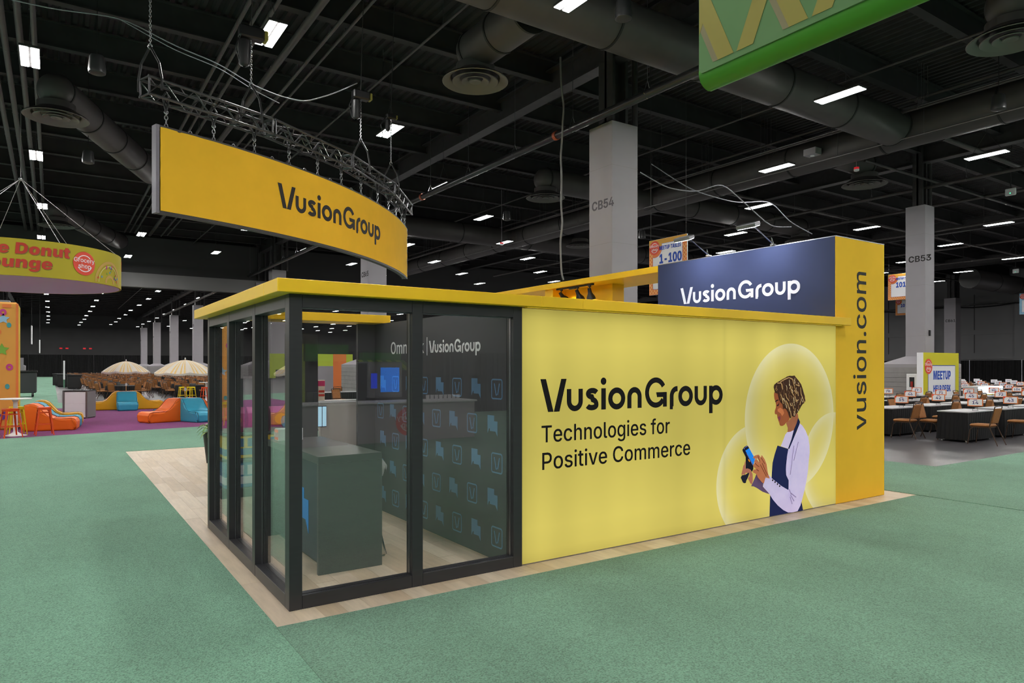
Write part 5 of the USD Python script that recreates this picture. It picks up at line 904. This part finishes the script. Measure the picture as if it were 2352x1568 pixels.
def number_card(x, y, num, label, white=False, grp=None):
    t = T('number_card', label, 'table card', (x, y, .745), math.radians(-62), group=grp, local=True); o = (-.17, -.004, .11)
    cd = t.part('card', MB().box(-.17, .17, -.004, .004, .11, .31), M_white if white else M_orange); t.part('panel', MB().box(-.145, .145, -.006, -.004, .13, .29), M_white, None, cd)
    t.part('numeral', MB().prism(text(num, .075, 700, 1.1, center=True), (0, -.006, .165), (1, 0, 0), (0, 0, 1), .001), mat('numeral_blue', (40, 44, 110), .6), None, cd)
    if not white: t.part('badge', MB().prism(sg.Point(0, 0).buffer(.026), (-.145, -.006, .285), (1, 0, 0), (0, 0, 1), .001), M_redb); t.part('rule', MB().prism(sg.box(-.04, 0, .04, .012), (0, -.006, .262), (1, 0, 0), (0, 0, 1), .001), mat('numeral_blue', (40, 44, 110), .6))
    for a in (-1, 1): t.part('stand', MB().cyl((a * .05, 0, .0), (a * .05, 0, .11), .004, 6), M_blackpl)
    t.part('foot', MB().box(-.07, .07, -.04, .04, 0, .006), M_blackpl)
KNOWN = {(0, 0): '14', (0, 1): '15', (1, 0): '43', (1, 1): '42', (2, 1): '45', (2, 2): '46', (3, 1): '72', (3, 2): '71', (3, 3): '70', (4, 2): '76', (4, 3): '77', (5, 2): '90', (5, 3): '91', (5, 4): '97', (8, 3): '111', (9, 3): '112', (10, 4): '129', (11, 4): '148'}
used = set(KNOWN.values()); nxt = iter([str(n) for n in range(101, 400) if str(n) not in used]); nch = 0
def px_of(x, y, z=.7): v = np.array([x, y, z]) - EYE; return 1174.5 + 1578 * (v @ RT) / (v @ FW), v @ FW
for k in range(0, 16):
    for j in range(0, 13):
        x, y = 18.22 + 2.13 * k, 2.95 + 1.85 * j; px, d = px_of(x, y)
        if not (2005 < px < 2420) or (28.0 < x < 34.4 and 7.3 < y < 9.9) or (27.2 < x < 32.5 and 7.9 < y < 11.9): continue
        kn = KNOWN.get((k, j)); num = kn or next(nxt); far = k > 11 and not kn; w = f'on the {ORD[k]} table of the {ORD[j]} row from the aisle'
        if kn or k < 4:
            skirted_table(x, y, f'black skirted meeting table, {ORD[k]} of the {ORD[j]} row from the aisle'); number_card(x + .05, y - .2, num, f'number card reading {num} {w}')
            chair(x - .80, y - .72, 0, f'tan banquet chair on the aisle side of the {ORD[k]} table in the {ORD[j]} row'); chair(x - .36, y + .66, math.pi, f'tan banquet chair on the far side of the {ORD[k]} table in the {ORD[j]} row')
        else:
            skirted_table(x, y, 'distant black skirted meeting table in the right hall', 'distant skirted tables in the right hall'); number_card(x + .05, y - .2, num, f'distant {"white" if far else "orange bordered"} table number card in the right hall', far, 'distant white cards' if far else 'distant orange cards')
            for q in ((x - .80, y - .72, 0), (x - .36, y + .66, math.pi)): chair(*q, 'distant tan banquet chair at a skirted table in the right hall', 'distant chairs in the right hall')
        nch += 2
# help desk
t = T('help_desk_wall', 'yellow help desk wall panel reading MEETUP HELP DESK', 'sign', (29.06, 8.45, 0))
hx0, hx1, hy = 27.55, 30.57, 8.40; t.part('panel', MB().box(hx0, hx1, hy, hy + .10, -.02, 2.44, .004), mat('desk_yellow', (206, 196, 24), .6)); t.part('edge', MB().box(hx0 - .004, hx0, hy + .002, hy + .25, -.02, 2.44), M_white)
t.part('panel_edge', MB().prism(sg.box(.40, .62, 2.68, 1.90).buffer(.03), (hx0, hy - .001, 0), (1, 0, 0), (0, 0, 1), .002), M_blue); t.part('white_panel', MB().prism(sg.box(.40, .62, 2.68, 1.90), (hx0, hy - .003, 0), (1, 0, 0), (0, 0, 1), .002), M_white)
for s, z, cap in (('MEETUP', 1.34, .36), ('HELP DESK', .84, .27)):
    g = text(s, cap, 900, 1.0, center=True); b = g.bounds; g = sa.scale(g, 1.48 / (b[2] - b[0]), 1, origin=(0, 0)); t.part('lettering', MB().prism(g, (hx0 + 1.55, hy - .005, z), (1, 0, 0), (0, 0, 1), .003), M_blue)
roundel(t, (hx0 + .40, hy - .007, 1.88), (1, 0, 0), (0, 0, 1), .31, M_redb, d=.003); t.part('small_badge', MB().prism(sg.Point(0, 0).buffer(.10), (hx0 + 2.74, hy - .007, .66), (1, 0, 0), (0, 0, 1), .003), M_redb)
t = T('help_desk', 'long counter with a glowing white front and yellow band right of the help desk panel', 'counter', (32.6, 8.3, 0)); t.part('body', MB().box(31.4, 33.8, 8.0, 8.6, -.02, 1.02, .01), M_white); t.part('glowing_front', MB().box(31.39, 33.8, 7.985, 8.0, .68, 1.0), mat('desk_glow', (220, 238, 250), .4, emit=1.3)); t.part('yellow_band', MB().box(31.39, 33.8, 7.984, 8.0, .5, .675), mat('desk_yellow', (206, 196, 24), .6)); t.part('lower_front', MB().box(31.39, 33.8, 7.986, 8.0, .02, .495), M_white)
# what the gap in the glazed room looks through to: chairs and tables before a bright graphic wall
for k, (x, y, a) in enumerate(((7.7, 22.9, 2.9), (8.75, 23.3, 3.3), (9.7, 22.6, 2.7), (8.2, 26.2, .3), (9.8, 26.6, -.2))): chair(x, y, a, f'tan banquet chair beyond the booth, seen through the gap, {ORD[k]} from the left', 'chairs beyond the booth')
for k, (x, y) in enumerate(((8.2, 24.6), (10.0, 24.9))): skirted_table(x, y, f'skirted table beyond the booth, seen through the gap behind the counter, the {("left", "right")[k]} one')
t = T('graphic_panel', 'lime and orange graphic panel beyond the booth, seen through the gap behind the counter', 'panel', (11, 34, 0)); t.part('panel', MB().box(8.6, 13.4, 34, 34.1, -.02, 2.6), mat('panel_lime', (178, 196, 60), .6)); t.part('orange_field', MB().box(10.0, 10.9, 33.99, 34, 0, 2.6), M_orange); t.part('orange_field', MB().box(12.2, 13.0, 33.99, 34, 0, 2.6), M_orange); t.part('door', MB().box(10.6, 12.2, 33.97, 33.99, 0, 1.9), M_col); t.part('screen', MB().box(8.9, 9.7, 33.97, 34, 1.1, 1.7), M_blackpl)
# left hall: round tables with chairs, rows running off to the far wall
M_cloth = mat('cloth_black', (22, 22, 26), .85)
RT0 = None; extra = []; cand = []
for i in range(0, 6):
    for j in range(0, 24):
        x, y = 2.0 + 3.6 * i + (.25 if j % 2 else 0), 41.4 + 3.5 * j - .9 * i; px, d = px_of(x, y)
        if any(abs(x - 12.4) < 2.3 and abs(y - yc) < 2.3 for yc in (46, 80, 98, 117, 150)): continue
        if 140 < px < 560 and y < 124: cand.append((d, x, y))
cand.sort(); ntab = 0
rnd = random.Random(21)
for n_, (d, x, y) in enumerate(cand):
    lab = 'round banquet table under a black cloth among the chairs of the left hall'
    if RT0 is None:
        RT0 = T('banquet_table', lab, 'table', (x, y, -.02), group='round tables in the left hall', local=True); RT0.part('tabletop', MB().lathe([(0, .745), (.90, .745), (.912, .755), (.90, .765), (0, .765)], n=36), M_cloth, smooth=40)
        a = np.linspace(0, 2 * np.pi, 61)[:-1]; RT0.part('cloth', pleat([(.90 * math.cos(q), .90 * math.sin(q)) for q in a], .76, .03), M_cloth, smooth=60)
    else: dup(RT0, (x, y, -.02), rnd.uniform(0, 6), None, None)
    for c in range(8):
        a = c * math.pi / 4 + .35 + rnd.uniform(-.07, .07); r = 1.20 + rnd.uniform(-.04, .12); q = (x + r * math.cos(a), y + r * math.sin(a), a + math.pi / 2 + rnd.uniform(-.12, .12))
        if nch < 298: chair(*q[:2], q[2], 'tan banquet chair around the round tables of the left hall', 'banquet chairs in the left hall'); nch += 1
        else: extra.append(q)
if extra:                                                # the chairs too far off to tell apart
    p = path_of('/World', 'banquet_chairs'); pi = UsdGeom.PointInstancer.Define(stage, p); pr = UsdGeom.Xform.Define(stage, p + '/prototype'); tt = T.__new__(T); tt.path = p + '/prototype'; tt.local = True; chair_parts(tt)
    pi.CreatePrototypesRel().SetTargets([pr.GetPath()]); pi.CreateProtoIndicesAttr(Vt.IntArray([0] * len(extra))); pi.CreatePositionsAttr(Vt.Vec3fArray([Gf.Vec3f(x, y, -.02) for x, y, _ in extra]))
    pi.CreateOrientationsAttr(Vt.QuathArray([Gf.Quath(math.cos(a / 2), 0, 0, math.sin(a / 2)) for _, _, a in extra])); setdata(pi.GetPrim(), label='distant mass of tan banquet chairs filling the left hall', category='chairs', kind='stuff')
# ================================================================ across the aisle, mirrored in the booth glass
t = T('reception_counter', 'grey reception counter with a red round badge, mirrored in the front glass', 'counter', (5.4, -10.8, 0)); t.part('body', MB().box(2.6, 7.87, -11.3, -10.35, 0, .96, .01), mat('reception_grey', (176, 172, 176), .6)); t.part('worktop', MB().box(2.55, 7.92, -11.35, -10.3, .9605, 1.0, .005), M_white)
roundel(t, (5.95, -10.342, .5), (-1, 0, 0), (0, 0, 1), .36, M_redb)
t = T('drink_dispenser', 'grey drink dispenser with a bright blue screen, mirrored in the front glass', 'dispenser', (5.85, -11.9, 0)); t.part('body', MB().box(5.35, 6.35, -12.5, -11.6, 0, 2.0, .03), M_alu); t.part('screen', MB().box(5.72, 6.25, -11.6, -11.585, 1.2, 1.85), mat('screen_blue', (20, 120, 230), .3, emit=2.2)); t.part('side_screen', MB().box(5.45, 5.62, -11.6, -11.585, 1.3, 1.7), mat('screen_deep', (40, 70, 220), .3, emit=1.6)); t.part('spout_tray', MB().box(5.3, 6.4, -11.6, -11.4, 1.0, 1.06), M_blackpl)
for k in range(8): one('paper_cup', MB().lathe([(0, 1.0005), (.04, 1.0005), (.05, 1.13), (.046, 1.13), (.036, 1.006), (0, 1.006)], (6.7 + .13 * k, -10.8, 0), 16), M_white, 'white paper cup in a row on the reception counter, seen only mirrored', 'cup', 'paper cups on the reception counter')
M_kg, M_ks = mat('kiosk_green', (44, 120, 36), .6), mat('awning_lime', (170, 190, 60), .7)
t = T('market_kiosk', 'green market kiosk with striped awning, mirrored in the front glass', 'kiosk', (6.5, -16, 0)); t.part('back_wall', MB().box(4.9, 8.6, -17, -16.9, 0, 2.0), M_drape); t.part('header', MB().box(5.2, 6.7, -16.9, -16.6, 2.05, 2.6), M_kg); t.part('header', MB().box(7.2, 8.6, -16.9, -16.6, 1.95, 2.35), M_kg); t.part('post', MB().box(5.1, 5.25, -16.9, -16.6, 0, 2.6), M_ks); t.part('counter', MB().box(5.3, 8.3, -16.6, -15.9, 0, 1.05, .01), mat('kiosk_counter', (70, 76, 74), .6))
for k in range(10): t.part('awning_stripe', MB().add([(7.0 + .17 * k, -16.6, 2.1), (7.17 + .17 * k, -16.6, 2.1), (7.17 + .17 * k, -15.7, 1.75), (7.0 + .17 * k, -15.7, 1.75)], [(0, 1, 2, 3), (3, 2, 1, 0)]), M_kg if k % 2 else M_ks)
for k in range(4): t.part('crate', MB().box(7.0 + .3 * k, 7.25 + .3 * k, -16.4, -16.0, 1.051, 1.3, .01), M_st['yellow'])
t = T('drape_line', 'black drape behind the reception counter, mirrored in the front glass', 'curtain', (6, -19, 0)); drape(t, (-6, -19), (20, -19), 2.44)
